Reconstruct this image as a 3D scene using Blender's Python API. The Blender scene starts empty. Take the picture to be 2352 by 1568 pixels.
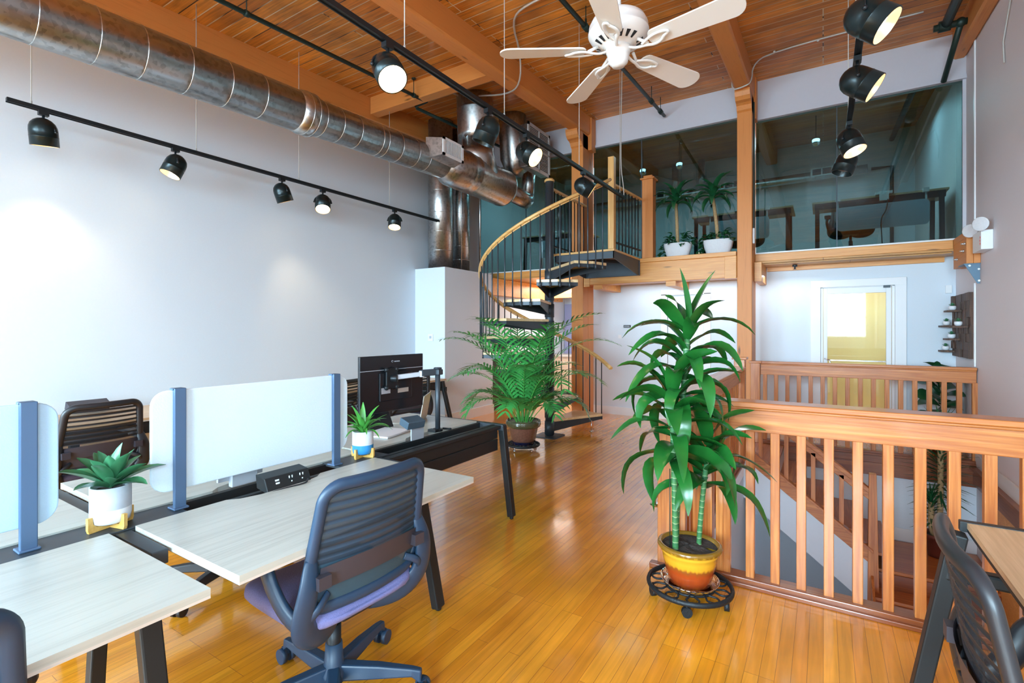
import bpy, math, random
from mathutils import Vector, Matrix, Euler
from math import sin, cos, pi, radians as rad, sqrt, atan2
scn = bpy.context.scene
# ------------------------------------------------------------------ camera
CH, CF, CTH, CCY = 1.45, 1134.5, .5621, 756.55
cam = bpy.data.cameras.new('camera'); camo = bpy.data.objects.new('camera', cam)
scn.collection.objects.link(camo)
cam.sensor_width = 36; cam.lens = 36 * CF / 2352; cam.shift_y = (CCY - 784) / 2352
cam.clip_start = .03; cam.clip_end = 80
camo.location = (0, 0, CH); camo.rotation_euler = (pi / 2, 0, CTH)
scn.camera = camo
# ------------------------------------------------------------------ view, world, daylight
vs = scn.view_settings
vs.view_transform = 'Standard'; vs.look = 'None'; vs.gamma = 1; vs.exposure = 0.57
try: vs.use_curve_mapping = False
except Exception: pass
scn.cycles.max_bounces = 10; scn.cycles.diffuse_bounces = 6; scn.cycles.transparent_max_bounces = 16
scn.cycles.caustics_reflective = False; scn.cycles.caustics_refractive = False
scn.cycles.sample_clamp_indirect = 6
world = bpy.data.worlds.new('world'); scn.world = world; world.use_nodes = True
world.node_tree.nodes['Background'].inputs[0].default_value = (.62, .78, 1, 1)
world.node_tree.nodes['Background'].inputs[1].default_value = 1.2

def lamp(name, kind, loc, energy, color, rot=(0, 0, 0), **kw):
    l = bpy.data.lights.new(name, kind); l.energy = energy; l.color = color
    for k, v in kw.items(): setattr(l, k, v)
    o = bpy.data.objects.new(name, l); scn.collection.objects.link(o)
    o.location = loc; o.rotation_euler = rot
    return o
WIN = [(-4.45, 1.9), (-2.1, 1.9), (.35, 1.7)]           # windows in the wall behind the camera: centre x, width
WZ0, WZ1, YB = .6, 3.1, -3.3
for wx, ww in WIN:
    lamp('daylight', 'AREA', (wx, YB - .9, (WZ0 + WZ1) / 2 + .55), 450, (.58, .84, 1), (rad(56), 0, 0),
         shape='RECTANGLE', size=ww + .2, size_y=2.9, spread=rad(135))
lamp('daylight', 'AREA', (1.39 + .6, -1.2, 2.3), 92, (.58, .84, 1), (0, rad(70), 0), shape='RECTANGLE', size=2.4, size_y=2.4, spread=rad(140))  # added cool light through an unseen side window, against the orange bounce
lamp('loft_fill_light', 'AREA', (-2.9, 9.3, 4.6), 70, (.8, .93, 1), (0, 0, 0), shape='RECTANGLE', size=2.5, size_y=.6)  # added fill so the loft interior reads through the glass
lamp('loft_fill_light', 'AREA', (.2, 9.3, 4.6), 70, (.8, .93, 1), (0, 0, 0), shape='RECTANGLE', size=2, size_y=.6)
for lx in (-4.2, -1.6, .3): lamp('loft_fill_light', 'AREA', (lx, 7.78, 4.3), 45, (.95, 1, .98), (rad(12), 0, 0), shape='RECTANGLE', size=1.2, size_y=.12)  # added strips close behind the glass to brighten the loft screens
lamp('kitchen_light', 'AREA', (-4.3, 8.9, 2.3), 34, (1, .93, .85), (0, 0, 0), shape='RECTANGLE', size=1, size_y=.6)
lamp('under_deck_fill', 'AREA', (-1.4, 7.75, 2.2), 8, (.95, .97, 1), (0, 0, 0), shape='RECTANGLE', size=2.6, size_y=.2)  # added fill for the far end, no fitting under the deck
lamp('back_room_light', 'AREA', (.3, 9.1, 2.35), 16, (1, .97, .85), (0, 0, 0), shape='RECTANGLE', size=1.2, size_y=1.2)
lamp('stair_fill', 'AREA', (.3, 4.4, -.9), 34, (.9, .95, 1), (rad(-70), 0, 0), shape='RECTANGLE', size=.8, size_y=.4)  # added fill that lifts the stairwell walls, no lamp hangs here

# ------------------------------------------------------------------ materials
def mat(name, col, rough=.5, metal=0, spec=.5, emit=None, es=0, alpha=1, coat=0, trans=0, noise=0, nscale=30, bump=0, sheen=0):
    m = bpy.data.materials.new(name); m.use_nodes = True
    nt = m.node_tree; b = nt.nodes['Principled BSDF']
    b.inputs['Base Color'].default_value = (*col, 1); b.inputs['Roughness'].default_value = rough
    b.inputs['Metallic'].default_value = metal; b.inputs['Specular IOR Level'].default_value = spec
    b.inputs['Alpha'].default_value = alpha; b.inputs['Coat Weight'].default_value = coat
    b.inputs['Transmission Weight'].default_value = trans
    if emit: b.inputs['Emission Color'].default_value = (*emit, 1); b.inputs['Emission Strength'].default_value = es
    if noise or bump:
        tc = nt.nodes.new('ShaderNodeTexCoord'); nz = nt.nodes.new('ShaderNodeTexNoise')
        nz.inputs['Scale'].default_value = nscale; nz.inputs['Detail'].default_value = 5
        nt.links.new(tc.outputs['Object'], nz.inputs['Vector'])
        if noise:
            mx = nt.nodes.new('ShaderNodeMix'); mx.data_type = 'RGBA'
            mx.inputs['A'].default_value = (*[c * (1 - noise) for c in col], 1)
            mx.inputs['B'].default_value = (*[min(1, c * (1 + noise)) for c in col], 1)
            nt.links.new(nz.outputs['Fac'], mx.inputs['Factor']); nt.links.new(mx.outputs['Result'], b.inputs['Base Color'])
        if bump:
            bp = nt.nodes.new('ShaderNodeBump'); bp.inputs['Strength'].default_value = bump; bp.inputs['Distance'].default_value = .01
            nt.links.new(nz.outputs['Fac'], bp.inputs['Height']); nt.links.new(bp.outputs['Normal'], b.inputs['Normal'])
    return m

def wood(name, c1, c2, axis='X', rough=.4, s=1., coat=0, knots=True, ring=9):
    """long-grained timber: stretched noise bands along one axis"""
    m = bpy.data.materials.new(name); m.use_nodes = True
    nt = m.node_tree; b = nt.nodes['Principled BSDF']; N = nt.nodes.new; L = nt.links.new
    tc = N('ShaderNodeTexCoord'); mp = N('ShaderNodeMapping')
    sc = {'X': (.6, 14, 14), 'Y': (14, .6, 14), 'Z': (14, 14, .6)}[axis]
    mp.inputs['Scale'].default_value = tuple(v * s for v in sc)
    L(tc.outputs['Object'], mp.inputs['Vector'])
    n1 = N('ShaderNodeTexNoise'); n1.inputs['Scale'].default_value = 1.2; n1.inputs['Detail'].default_value = 7; n1.inputs['Distortion'].default_value = .9
    L(mp.outputs['Vector'], n1.inputs['Vector'])
    n2 = N('ShaderNodeTexNoise'); n2.inputs['Scale'].default_value = 5.5; n2.inputs['Detail'].default_value = 4
    L(mp.outputs['Vector'], n2.inputs['Vector'])
    mul = N('ShaderNodeMath'); mul.operation = 'MULTIPLY'; mul.inputs[1].default_value = ring; L(n1.outputs['Fac'], mul.inputs[0])
    sn = N('ShaderNodeMath'); sn.operation = 'SINE'; L(mul.outputs[0], sn.inputs[0])
    ad = N('ShaderNodeMath'); ad.operation = 'MULTIPLY_ADD'; ad.inputs[1].default_value = .28; ad.inputs[2].default_value = .12; L(sn.outputs[0], ad.inputs[0])
    a2 = N('ShaderNodeMath'); a2.operation = 'ADD'; L(ad.outputs[0], a2.inputs[0]); L(n2.outputs['Fac'], a2.inputs[1])
    cr = N('ShaderNodeValToRGB'); cr.color_ramp.elements[0].position = .25; cr.color_ramp.elements[1].position = .85
    cr.color_ramp.elements[0].color = (*c1, 1); cr.color_ramp.elements[1].color = (*c2, 1)
    L(a2.outputs[0], cr.inputs['Fac']); out = cr.outputs['Color']
    if knots:
        mk = N('ShaderNodeMapping'); mk.inputs['Scale'].default_value = {'X': (1.2, 5, 5), 'Y': (5, 1.2, 5), 'Z': (5, 5, 1.2)}[axis]
        L(tc.outputs['Object'], mk.inputs['Vector'])
        v = N('ShaderNodeTexVoronoi'); v.inputs['Scale'].default_value = 1.1; L(mk.outputs['Vector'], v.inputs['Vector'])
        r = N('ShaderNodeMapRange'); r.inputs['From Min'].default_value = .03; r.inputs['From Max'].default_value = .11
        L(v.outputs['Distance'], r.inputs['Value'])
        mx = N('ShaderNodeMix'); mx.data_type = 'RGBA'; mx.inputs['A'].default_value = (*[c * .35 for c in c1], 1)
        L(r.outputs['Result'], mx.inputs['Factor']); L(out, mx.inputs['B']); out = mx.outputs['Result']
    L(out, b.inputs['Base Color'])
    bp = N('ShaderNodeBump'); bp.inputs['Strength'].default_value = .15; bp.inputs['Distance'].default_value = .004
    L(a2.outputs[0], bp.inputs['Height']); L(bp.outputs['Normal'], b.inputs['Normal'])
    b.inputs['Roughness'].default_value = rough; b.inputs['Coat Weight'].default_value = coat; b.inputs['Coat Roughness'].default_value = .12
    return m

def boards(name, ca, cb, seam, length, row, gap, swap, rough, coat, stain=.35, seam2=None, bumpd=.002):
    """plank surface: rows of boards; swap=True runs them along Y"""
    m = bpy.data.materials.new(name); m.use_nodes = True
    nt = m.node_tree; b = nt.nodes['Principled BSDF']; N = nt.nodes.new; L = nt.links.new
    tc = N('ShaderNodeTexCoord'); sp = N('ShaderNodeSeparateXYZ'); cb_ = N('ShaderNodeCombineXYZ')
    L(tc.outputs['Object'], sp.inputs[0])
    L(sp.outputs['Y' if swap else 'X'], cb_.inputs['X']); L(sp.outputs['X' if swap else 'Y'], cb_.inputs['Y'])
    br = N('ShaderNodeTexBrick'); br.offset = .37; br.offset_frequency = 3; br.squash = 1
    br.inputs['Scale'].default_value = 1; br.inputs['Brick Width'].default_value = length; br.inputs['Row Height'].default_value = row
    br.inputs['Mortar Size'].default_value = gap; br.inputs['Mortar Smooth'].default_value = .1
    br.inputs['Color1'].default_value = (*ca, 1); br.inputs['Color2'].default_value = (*cb, 1); br.inputs['Mortar'].default_value = (*seam, 1)
    L(cb_.outputs[0], br.inputs['Vector'])
    mp = N('ShaderNodeMapping'); mp.inputs['Scale'].default_value = (1.1, 22, 1); L(cb_.outputs[0], mp.inputs['Vector'])
    n1 = N('ShaderNodeTexNoise'); n1.inputs['Scale'].default_value = 2; n1.inputs['Detail'].default_value = 8; n1.inputs['Distortion'].default_value = .6
    L(mp.outputs[0], n1.inputs['Vector'])
    n3 = N('ShaderNodeTexNoise'); n3.inputs['Scale'].default_value = 2.3; n3.inputs['Detail'].default_value = 3; L(cb_.outputs[0], n3.inputs['Vector'])
    ad = N('ShaderNodeMath'); ad.operation = 'ADD'; L(n1.outputs['Fac'], ad.inputs[0]); L(n3.outputs['Fac'], ad.inputs[1])
    r = N('ShaderNodeMapRange'); r.inputs['From Min'].default_value = .7; r.inputs['From Max'].default_value = 1.3
    r.inputs['To Min'].default_value = 1 - stain; r.inputs['To Max'].default_value = 1 + stain * .5
    L(ad.outputs[0], r.inputs['Value'])
    mx = N('ShaderNodeVectorMath'); mx.operation = 'SCALE'; L(br.outputs['Color'], mx.inputs[0]); L(r.outputs[0], mx.inputs['Scale'])
    out = mx.outputs[0]
    if seam2:   # some seams filled with pale putty
        n4 = N('ShaderNodeTexNoise'); n4.inputs['Scale'].default_value = 1.5; mp4 = N('ShaderNodeMapping'); mp4.inputs['Scale'].default_value = (.5, 6, 1)
        L(cb_.outputs[0], mp4.inputs['Vector']); L(mp4.outputs[0], n4.inputs['Vector'])
        r4 = N('ShaderNodeMapRange'); r4.inputs['From Min'].default_value = .43; r4.inputs['From Max'].default_value = .49; L(n4.outputs['Fac'], r4.inputs['Value'])
        m4 = N('ShaderNodeMath'); m4.operation = 'MULTIPLY'; L(r4.outputs[0], m4.inputs[0]); L(br.outputs['Fac'], m4.inputs[1])
        m5 = N('ShaderNodeMix'); m5.data_type = 'RGBA'; L(m4.outputs[0], m5.inputs['Factor']); L(out, m5.inputs['A']); m5.inputs['B'].default_value = (*seam2, 1)
        out = m5.outputs['Result']
    L(out, b.inputs['Base Color'])
    bp = N('ShaderNodeBump'); bp.invert = True; bp.inputs['Strength'].default_value = .5; bp.inputs['Distance'].default_value = bumpd
    L(br.outputs['Fac'], bp.inputs['Height'])
    bp2 = N('ShaderNodeBump'); bp2.inputs['Strength'].default_value = .08; bp2.inputs['Distance'].default_value = .01
    L(n3.outputs['Fac'], bp2.inputs['Height']); L(bp.outputs['Normal'], bp2.inputs['Normal'])
    L(bp2.outputs['Normal'], b.inputs['Normal'])
    b.inputs['Roughness'].default_value = rough; b.inputs['Coat Weight'].default_value = coat; b.inputs['Coat Roughness'].default_value = .1
    return m

def glassy(name, tint, refl, rough=.01, gc=.9):
    m = bpy.data.materials.new(name); m.use_nodes = True
    nt = m.node_tree; N = nt.nodes.new; L = nt.links.new
    nt.nodes.remove(nt.nodes['Principled BSDF']); out = nt.nodes['Material Output']
    t = N('ShaderNodeBsdfTransparent'); t.inputs[0].default_value = (*tint, 1)
    g = N('ShaderNodeBsdfGlossy'); g.inputs['Roughness'].default_value = rough; g.inputs[0].default_value = (gc, gc * 1.04, gc * 1.05, 1)
    fr = N('ShaderNodeFresnel'); fr.inputs[0].default_value = 1.5
    ml = N('ShaderNodeMath'); ml.operation = 'MULTIPLY_ADD'; ml.inputs[1].default_value = 1; ml.inputs[2].default_value = refl; L(fr.outputs[0], ml.inputs[0])
    mx = N('ShaderNodeMixShader'); L(ml.outputs[0], mx.inputs[0]); L(t.outputs[0], mx.inputs[1]); L(g.outputs[0], mx.inputs[2])
    L(mx.outputs[0], out.inputs[0]); return m

M = {}
M['paint'] = mat('wall_paint', (.67, .745, .82), .62, noise=.02, nscale=60, bump=.03)
M['paintR'] = mat('warm_wall_paint', (.76, .72, .75), .6, noise=.02, nscale=60)
M['trimw'] = mat('white_trim_paint', (.8, .82, .84), .4)
M['band'] = mat('grey_paint', (.56, .56, .62), .6, noise=.02)
M['stairshade'] = mat('stairwell_shaded_wall', (.56, .62, .68), .6)  # stairwell walls in shade: the shade is put into this colour
M['yellow'] = mat('yellow_paint', (.7, .69, .5), .6)
M['lav'] = mat('lavender_paint', (.32, .33, .52), .5)
M['floor'] = boards('maple_floor', (.88, .35, .022), (.72, .25, .012), (.34, .12, .015), 1.15, .057, .0010, True, .22, .85, .28)
M['ceil'] = boards('ceiling_planks', (.74, .27, .032), (.5, .155, .015), (.05, .02, .01), 3.1, .132, .0055, False, .5, .1, .5, seam2=(.62, .46, .3), bumpd=.006)
M['deck'] = boards('deck_planks', (.62, .3, .07), (.52, .24, .05), (.12, .05, .01), 3.1, .13, .003, False, .45, .1, .3)
for a in 'XYZ':
    M['beam' + a] = wood('old_timber_' + a, (.46, .145, .03), (.64, .235, .055), a, .5, ring=4)
    M['fir' + a] = wood('fir_' + a, (.40, .11, .02), (.7, .27, .07), a, .33, coat=.25, knots=False)
    M['oak' + a] = wood('oak_' + a, (.62, .33, .1), (.84, .54, .22), a, .35, coat=.2, knots=False)
M['pine'] = wood('pine', (.66, .27, .06), (.86, .43, .12), 'X', .4)
M['darkrim'] = wood('stained_rim', (.2, .045, .01), (.36, .11, .025), 'X', .35, coat=.3, knots=False)
M['darkrimY'] = wood('stained_rim_y', (.2, .045, .01), (.36, .11, .025), 'Y', .35, coat=.3, knots=False)
M['laminate'] = wood('grey_oak_laminate', (.36, .36, .32), (.49, .49, .44), 'Y', .33, s=1.3, knots=False, ring=5)
M['lamwarm'] = wood('warm_oak_laminate', (.56, .36, .19), (.76, .53, .32), 'Y', .35, s=1.3, knots=False)
M['edge'] = mat('white_edge', (.6, .55, .5), .5)
M['tread'] = wood('tread_wood', (.74, .5, .25), (.9, .68, .4), 'X', .3, knots=False, coat=.3)
M['walnut'] = wood('dark_block_wood', (.05, .022, .012), (.2, .085, .04), 'Z', .6, knots=False)
M['black'] = mat('black_steel', (.012, .015, .018), .42, .3)
M['blackp'] = mat('black_powder_coat', (.008, .011, .013), .5, .0)
M['spot'] = mat('black_lamp_metal', (.010, .019, .021), .28, .4)
M['char'] = mat('charcoal_metal', (.05, .062, .075), .45, .4)
M['slate'] = mat('slate_post_metal', (.1, .17, .29), .42, .4)
M['navy'] = mat('navy_plastic', (.016, .042, .085), .42, 0)
M['chairblk'] = mat('black_plastic', (.02, .02, .024), .4, 0)
M['seat'] = mat('violet_fabric', (.17, .18, .4), .9, noise=.3, nscale=260, bump=.25)
M['seatd'] = mat('plum_fabric', (.05, .035, .055), .9, noise=.3, nscale=260)
M['lumbar'] = mat('lumbar_plastic', (.04, .034, .045), .5)
M['mesh'] = mat('chair_mesh', (.012, .024, .04), .8, alpha=.9)
M['meshband'] = mat('chair_mesh_band', (.018, .04, .07), .6)
M['meshb'] = mat('chair_mesh_dark', (.02, .018, .022), .8, alpha=.45)
M['felt'] = mat('pale_felt', (.68, .78, .85), .95, noise=.05, nscale=250, bump=.1)
M['felt2'] = mat('blue_felt', (.46, .62, .76), .95, noise=.05, nscale=250, bump=.1)
M['galv'] = None
M['white'] = mat('white_enamel', (.8, .8, .8), .35)
M['fan'] = mat('white_fan_paint', (.83, .82, .8), .35)
M['blade'] = mat('cream_fan_blade', (.8, .76, .71), .5)
M['cable'] = mat('grey_cable', (.5, .48, .45), .5)
M['conduit'] = mat('conduit_metal', (.62, .56, .5), .35, .5)
M['sprk'] = mat('green_black_pipe', (.012, .03, .024), .45, .2)
M['lens'] = mat('lamp_glow', (1, .85, .6), .4, emit=(1, .8, .5), es=9)
M['lensoff'] = mat('lamp_glass', (.4, .38, .35), .2)
M['inner'] = mat('lamp_reflector', (.9, .7, .45), .3, .6, emit=(1, .55, .2), es=.5)
M['chrome'] = mat('chrome', (.7, .72, .74), .15, 1)
M['silver'] = mat('silver_plastic', (.5, .54, .6), .4, .3)
M['screen'] = mat('monitor_black', (.012, .014, .018), .22, 0)
M['mirror'] = glassy('door_glass', (.93, .93, .82), .01, .03, .5)
M['tint'] = glassy('tinted_glass', (.22, .34, .36), .0)
M['clearg'] = glassy('clear_glass', (.95, .97, .97), .05)
M['leaf'] = mat('green_leaf', (.012, .115, .018), .26, noise=.65, nscale=7)
M['leafl'] = mat('light_green_leaf', (.08, .36, .06), .32, noise=.4, nscale=12)
M['leafd'] = mat('dark_green_leaf', (.012, .09, .03), .35, noise=.4, nscale=9)
M['palm'] = mat('palm_leaf', (.045, .28, .06), .4, noise=.5, nscale=7)
M['blueleaf'] = mat('grey_green_leaf', (.05, .2, .09), .3, noise=.4, nscale=12)
M['cane'] = None
M['trunk'] = mat('tan_trunk', (.4, .27, .13), .8, noise=.4, nscale=40, bump=.4)
M['soil'] = mat('soil', (.05, .035, .03), .95, noise=.7, nscale=90, bump=.8)
M['pebble'] = mat('pebble_soil', (.34, .25, .2), .9, noise=.5, nscale=150, bump=.6)
M['stone'] = mat('white_stone', (.66, .66, .68), .75, noise=.1, nscale=60, bump=.15)
M['ceram'] = mat('grey_ceramic', (.45, .48, .53), .6, noise=.06, nscale=50)
M['ceramw'] = mat('white_ceramic', (.82, .84, .88), .25)
M['blue'] = mat('blue_glaze', (.04, .28, .62), .2)
M['bamboo'] = wood('bamboo', (.6, .34, .08), (.78, .5, .16), 'X', .4, knots=False)
M['glazebr'] = mat('brown_glaze', (.15, .07, .05), .2, noise=.4, nscale=50, coat=.4)
M['glazegr'] = mat('olive_glaze', (.07, .07, .035), .14, noise=.4, nscale=30, coat=.5)
M['glazebl'] = mat('navy_glaze', (.01, .015, .06), .15)
M['terracotta'] = mat('dark_terracotta', (.13, .03, .02), .3)
M['iron'] = mat('cast_iron', (.012, .016, .02), .5, .3, bump=.3, nscale=80)
M['grille'] = mat('register_paint', (.55, .5, .48), .5)
M['dark'] = mat('dark_cavity', (.01, .01, .012), .7)
M['espresso'] = mat('espresso_cabinet', (.03, .02, .018), .4)
M['beige'] = mat('beige_cabinet', (.62, .47, .33), .5)
M['paper'] = mat('paper', (.78, .78, .8), .6)
M['alum'] = mat('aluminium', (.6, .52, .45), .35, .6)
M['beigebag'] = mat('grey_bag', (.12, .13, .18), .9)
M['red'] = mat('red_plastic', (.6, .02, .02), .4)
M['cordor'] = mat('orange_cord', (.85, .42, .06), .35)
M['steelb'] = mat('blue_grey_steel', (.1, .16, .22), .4, .5)
M['bolt'] = mat('zinc_bolt', (.6, .6, .6), .3, .9)

def galv():
    m = bpy.data.materials.new('galvanised_steel'); m.use_nodes = True
    nt = m.node_tree; b = nt.nodes['Principled BSDF']; N = nt.nodes.new; L = nt.links.new
    tc = N('ShaderNodeTexCoord'); v = N('ShaderNodeTexVoronoi'); v.inputs['Scale'].default_value = 38; L(tc.outputs['Object'], v.inputs['Vector'])
    n = N('ShaderNodeTexNoise'); n.inputs['Scale'].default_value = 6; n.inputs['Detail'].default_value = 8; L(tc.outputs['Object'], n.inputs['Vector'])
    sp = N('ShaderNodeSeparateXYZ'); L(v.outputs['Color'], sp.inputs[0])
    a = N('ShaderNodeMath'); a.operation = 'ADD'; L(sp.outputs[0], a.inputs[0]); L(n.outputs['Fac'], a.inputs[1])
    cr = N('ShaderNodeValToRGB'); cr.color_ramp.elements[0].position = .3; cr.color_ramp.elements[1].position = 1.2
    cr.color_ramp.elements[0].color = (.34, .34, .335, 1); cr.color_ramp.elements[1].color = (.55, .55, .54, 1)
    L(a.outputs[0], cr.inputs[0]); L(cr.outputs[0], b.inputs['Base Color'])
    r = N('ShaderNodeMapRange'); r.inputs['To Min'].default_value = .24; r.inputs['To Max'].default_value = .36; L(n.outputs['Fac'], r.inputs[0]); L(r.outputs[0], b.inputs['Roughness'])
    bp = N('ShaderNodeBump'); bp.inputs['Strength'].default_value = .05; bp.inputs['Distance'].default_value = .01; L(n.outputs['Fac'], bp.inputs['Height']); L(bp.outputs[0], b.inputs['Normal'])
    b.inputs['Metallic'].default_value = 1
    return m
M['galv'] = galv()

def zramp(name, stops, rough=.2, coat=.5, jag=.03, freq=60, axis='Z', wave=None):
    """colour by height with a ragged, dripped border"""
    m = bpy.data.materials.new(name); m.use_nodes = True
    nt = m.node_tree; b = nt.nodes['Principled BSDF']; N = nt.nodes.new; L = nt.links.new
    tc = N('ShaderNodeTexCoord'); sp = N('ShaderNodeSeparateXYZ'); L(tc.outputs['Object'], sp.inputs[0])
    n = N('ShaderNodeTexNoise'); mp = N('ShaderNodeMapping'); mp.inputs['Scale'].default_value = (freq, freq, freq * .12)
    L(tc.outputs['Object'], mp.inputs[0]); L(mp.outputs[0], n.inputs['Vector']); n.inputs['Scale'].default_value = 1
    ma = N('ShaderNodeMath'); ma.operation = 'MULTIPLY_ADD'; ma.inputs[1].default_value = jag; L(n.outputs['Fac'], ma.inputs[0]); L(sp.outputs[axis], ma.inputs[2])
    val = ma.outputs[0]
    if wave:
        f = N('ShaderNodeMath'); f.operation = 'FRACT'; d = N('ShaderNodeMath'); d.operation = 'DIVIDE'; d.inputs[1].default_value = wave
        L(val, d.inputs[0]); L(d.outputs[0], f.inputs[0]); val = f.outputs[0]
    cr = N('ShaderNodeValToRGB'); els = cr.color_ramp.elements
    while len(els) < len(stops): els.new(.5)
    for e, (p, c) in zip(els, stops): e.position = p; e.color = (*c, 1)
    L(val, cr.inputs[0]); L(cr.outputs[0], b.inputs['Base Color'])
    b.inputs['Roughness'].default_value = rough; b.inputs['Coat Weight'].default_value = coat
    return m
M['potglaze'] = zramp('yellow_red_glaze', [(.02, (.2, .025, .006)), (.10, (.42, .06, .01)), (.125, (.3, .08, .012)), (.14, (.7, .34, .02)), (.205, (.72, .4, .03)), (.216, (.25, .12, .012)), (.235, (.22, .11, .012))], jag=.035)
M['cane'] = zramp('ringed_cane', [(0, (.32, .42, .22)), (.1, (.06, .2, .06)), (.9, (.03, .14, .05)), (1, (.32, .42, .22))], rough=.5, coat=0, jag=.01, wave=.034)

# ------------------------------------------------------------------ mesh builder
class MB:
    def __init__(s): s.v = []; s.f = []; s.m = []; s.sm = []; s.mi = 0; s.smooth = False
    def add(s, vs, fs, smooth=None):
        o = len(s.v); s.v += [tuple(v) for v in vs]
        for f in fs: s.f.append([i + o for i in f]); s.m.append(s.mi); s.sm.append(s.smooth if smooth is None else smooth)
        return s
    def box(s, x0, x1, y0, y1, z0, z1, rot=None, piv=None):
        vs = [Vector(p) for p in ((x0, y0, z0), (x1, y0, z0), (x1, y1, z0), (x0, y1, z0), (x0, y0, z1), (x1, y0, z1), (x1, y1, z1), (x0, y1, z1))]
        if rot is not None:
            c = Vector(piv) if piv is not None else Vector(((x0 + x1) / 2, (y0 + y1) / 2, (z0 + z1) / 2))
            R = Euler(rot).to_matrix(); vs = [R @ (v - c) + c for v in vs]
        return s.add(vs, [(0, 3, 2, 1), (4, 5, 6, 7), (0, 1, 5, 4), (1, 2, 6, 5), (2, 3, 7, 6), (3, 0, 4, 7)], False)
    def hexa(s, v8): return s.add(v8, [(0, 3, 2, 1), (4, 5, 6, 7), (0, 1, 5, 4), (1, 2, 6, 5), (2, 3, 7, 6), (3, 0, 4, 7)], False)
    def bar(s, p0, p1, w, h, up=(0, 0, 1)):
        """rectangular bar between two points"""
        p0, p1 = Vector(p0), Vector(p1); d = (p1 - p0).normalized(); up = Vector(up)
        if abs(d.dot(up)) > .99: up = Vector((1, 0, 0))
        sd = d.cross(up).normalized(); u = sd.cross(d).normalized()
        vs = []
        for p in (p0, p1):
            for a, b in ((-1, -1), (1, -1), (1, 1), (-1, 1)): vs.append(p + sd * a * w / 2 + u * b * h / 2)
        return s.add(vs, [(0, 1, 2, 3), (7, 6, 5, 4), (0, 4, 5, 1), (1, 5, 6, 2), (2, 6, 7, 3), (3, 7, 4, 0)], False)
    def tube(s, pts, r, n=10, closed=False, caps=True, flat=1.0, up=None):
        pts = [Vector(p) for p in pts]; k = len(pts); rs = r if isinstance(r, (list, tuple)) else [r] * k
        u = None; vs = []
        for i, p in enumerate(pts):
            if closed: t = (pts[(i + 1) % k] - pts[i - 1])
            else: t = pts[min(i + 1, k - 1)] - pts[max(i - 1, 0)]
            t = t.normalized() if t.length > 1e-9 else Vector((0, 0, 1))
            if up is not None: u = Vector(up)
            elif u is None: u = Vector((0, 0, 1)) if abs(t.z) < .9 else Vector((1, 0, 0))
            u = (u - t * u.dot(t)); u = u.normalized() if u.length > 1e-6 else t.orthogonal().normalized()
            w = t.cross(u)
            for j in range(n):
                a = 2 * pi * j / n; vs.append(p + (u * cos(a) * flat + w * sin(a)) * rs[i])
        fs = []
        for i in range(k if closed else k - 1):
            for j in range(n):
                a, b = i * n + j, i * n + (j + 1) % n; c, d = ((i + 1) % k) * n + (j + 1) % n, ((i + 1) % k) * n + j
                fs.append((a, d, c, b))
        s.add(vs, fs, True)
        if caps and not closed:
            o = len(s.v) - len(vs)
            s.f.append([o + j for j in range(n)]); s.f.append([o + (k - 1) * n + j for j in reversed(range(n))])
            s.m += [s.mi] * 2; s.sm += [False] * 2
        return s
    def cyl(s, p0, p1, r0, r1=None, n=20, caps=True): return s.tube([p0, p1], [r0, r0 if r1 is None else r1], n, caps=caps)
    def lathe(s, prof, c=(0, 0, 0), n=28, axis=None, mats=None):
        """profile of (r, z) turned about z (or about axis)"""
        k = len(prof); vs = []; R = Matrix.Identity(3)
        if axis is not None: R = Vector((0, 0, 1)).rotation_difference(Vector(axis)).to_matrix()
        c = Vector(c)
        for r, z in prof:
            for j in range(n):
                a = 2 * pi * j / n; vs.append(R @ Vector((r * cos(a), r * sin(a), z)) + c)
        for i in range(k - 1):
            if mats: s.mi = mats[i]
            fs = [(i * n + j, i * n + (j + 1) % n, (i + 1) * n + (j + 1) % n, (i + 1) * n + j) for j in range(n)]
            if i == 0: s.add(vs, fs, True); base = len(s.v) - len(vs)
            else:
                for f in fs: s.f.append([q + base for q in f]); s.m.append(s.mi); s.sm.append(True)
        return s
    def prism(s, poly, axis, a0, a1):
        """polygon extruded along axis: 'X' poly=(y,z), 'Y' poly=(x,z), 'Z' poly=(x,y)"""
        def P(p, a): return {'X': (a, p[0], p[1]), 'Y': (p[0], a, p[1]), 'Z': (p[0], p[1], a)}[axis]
        n = len(poly); vs = [P(p, a0) for p in poly] + [P(p, a1) for p in poly]
        fs = [tuple(range(n)), tuple(range(2 * n - 1, n - 1, -1))] + [(i, n + i, n + (i + 1) % n, (i + 1) % n) for i in range(n)]
        return s.add(vs, fs, False)
    def grid(s, fn, nu, nv, smooth=True):
        vs = [fn(i / nu, j / nv) for i in range(nu + 1) for j in range(nv + 1)]
        return s.add(vs, [(i * (nv + 1) + j, (i + 1) * (nv + 1) + j, (i + 1) * (nv + 1) + j + 1, i * (nv + 1) + j + 1) for i in range(nu) for j in range(nv)], smooth)
    def sphere(s, c, r, n=14, sc=(1, 1, 1)):
        c = Vector(c)
        return s.grid(lambda u, v: c + Vector((cos(2 * pi * u) * sin(pi * v) * sc[0], sin(2 * pi * u) * sin(pi * v) * sc[1], cos(pi * v) * sc[2])) * r, n, n // 2)
    def rbox(s, x0, x1, y0, y1, z0, z1, r=.02, n=3):
        """box with rounded vertical corners"""
        poly = []
        for cx, cy, a0 in ((x1 - r, y1 - r, 0), (x0 + r, y1 - r, 90), (x0 + r, y0 + r, 180), (x1 - r, y0 + r, 270)):
            for i in range(n + 1):
                a = rad(a0 + 90 * i / n); poly.append((cx + r * cos(a), cy + r * sin(a)))
        return s.prism(poly, 'Z', z0, z1)
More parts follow.
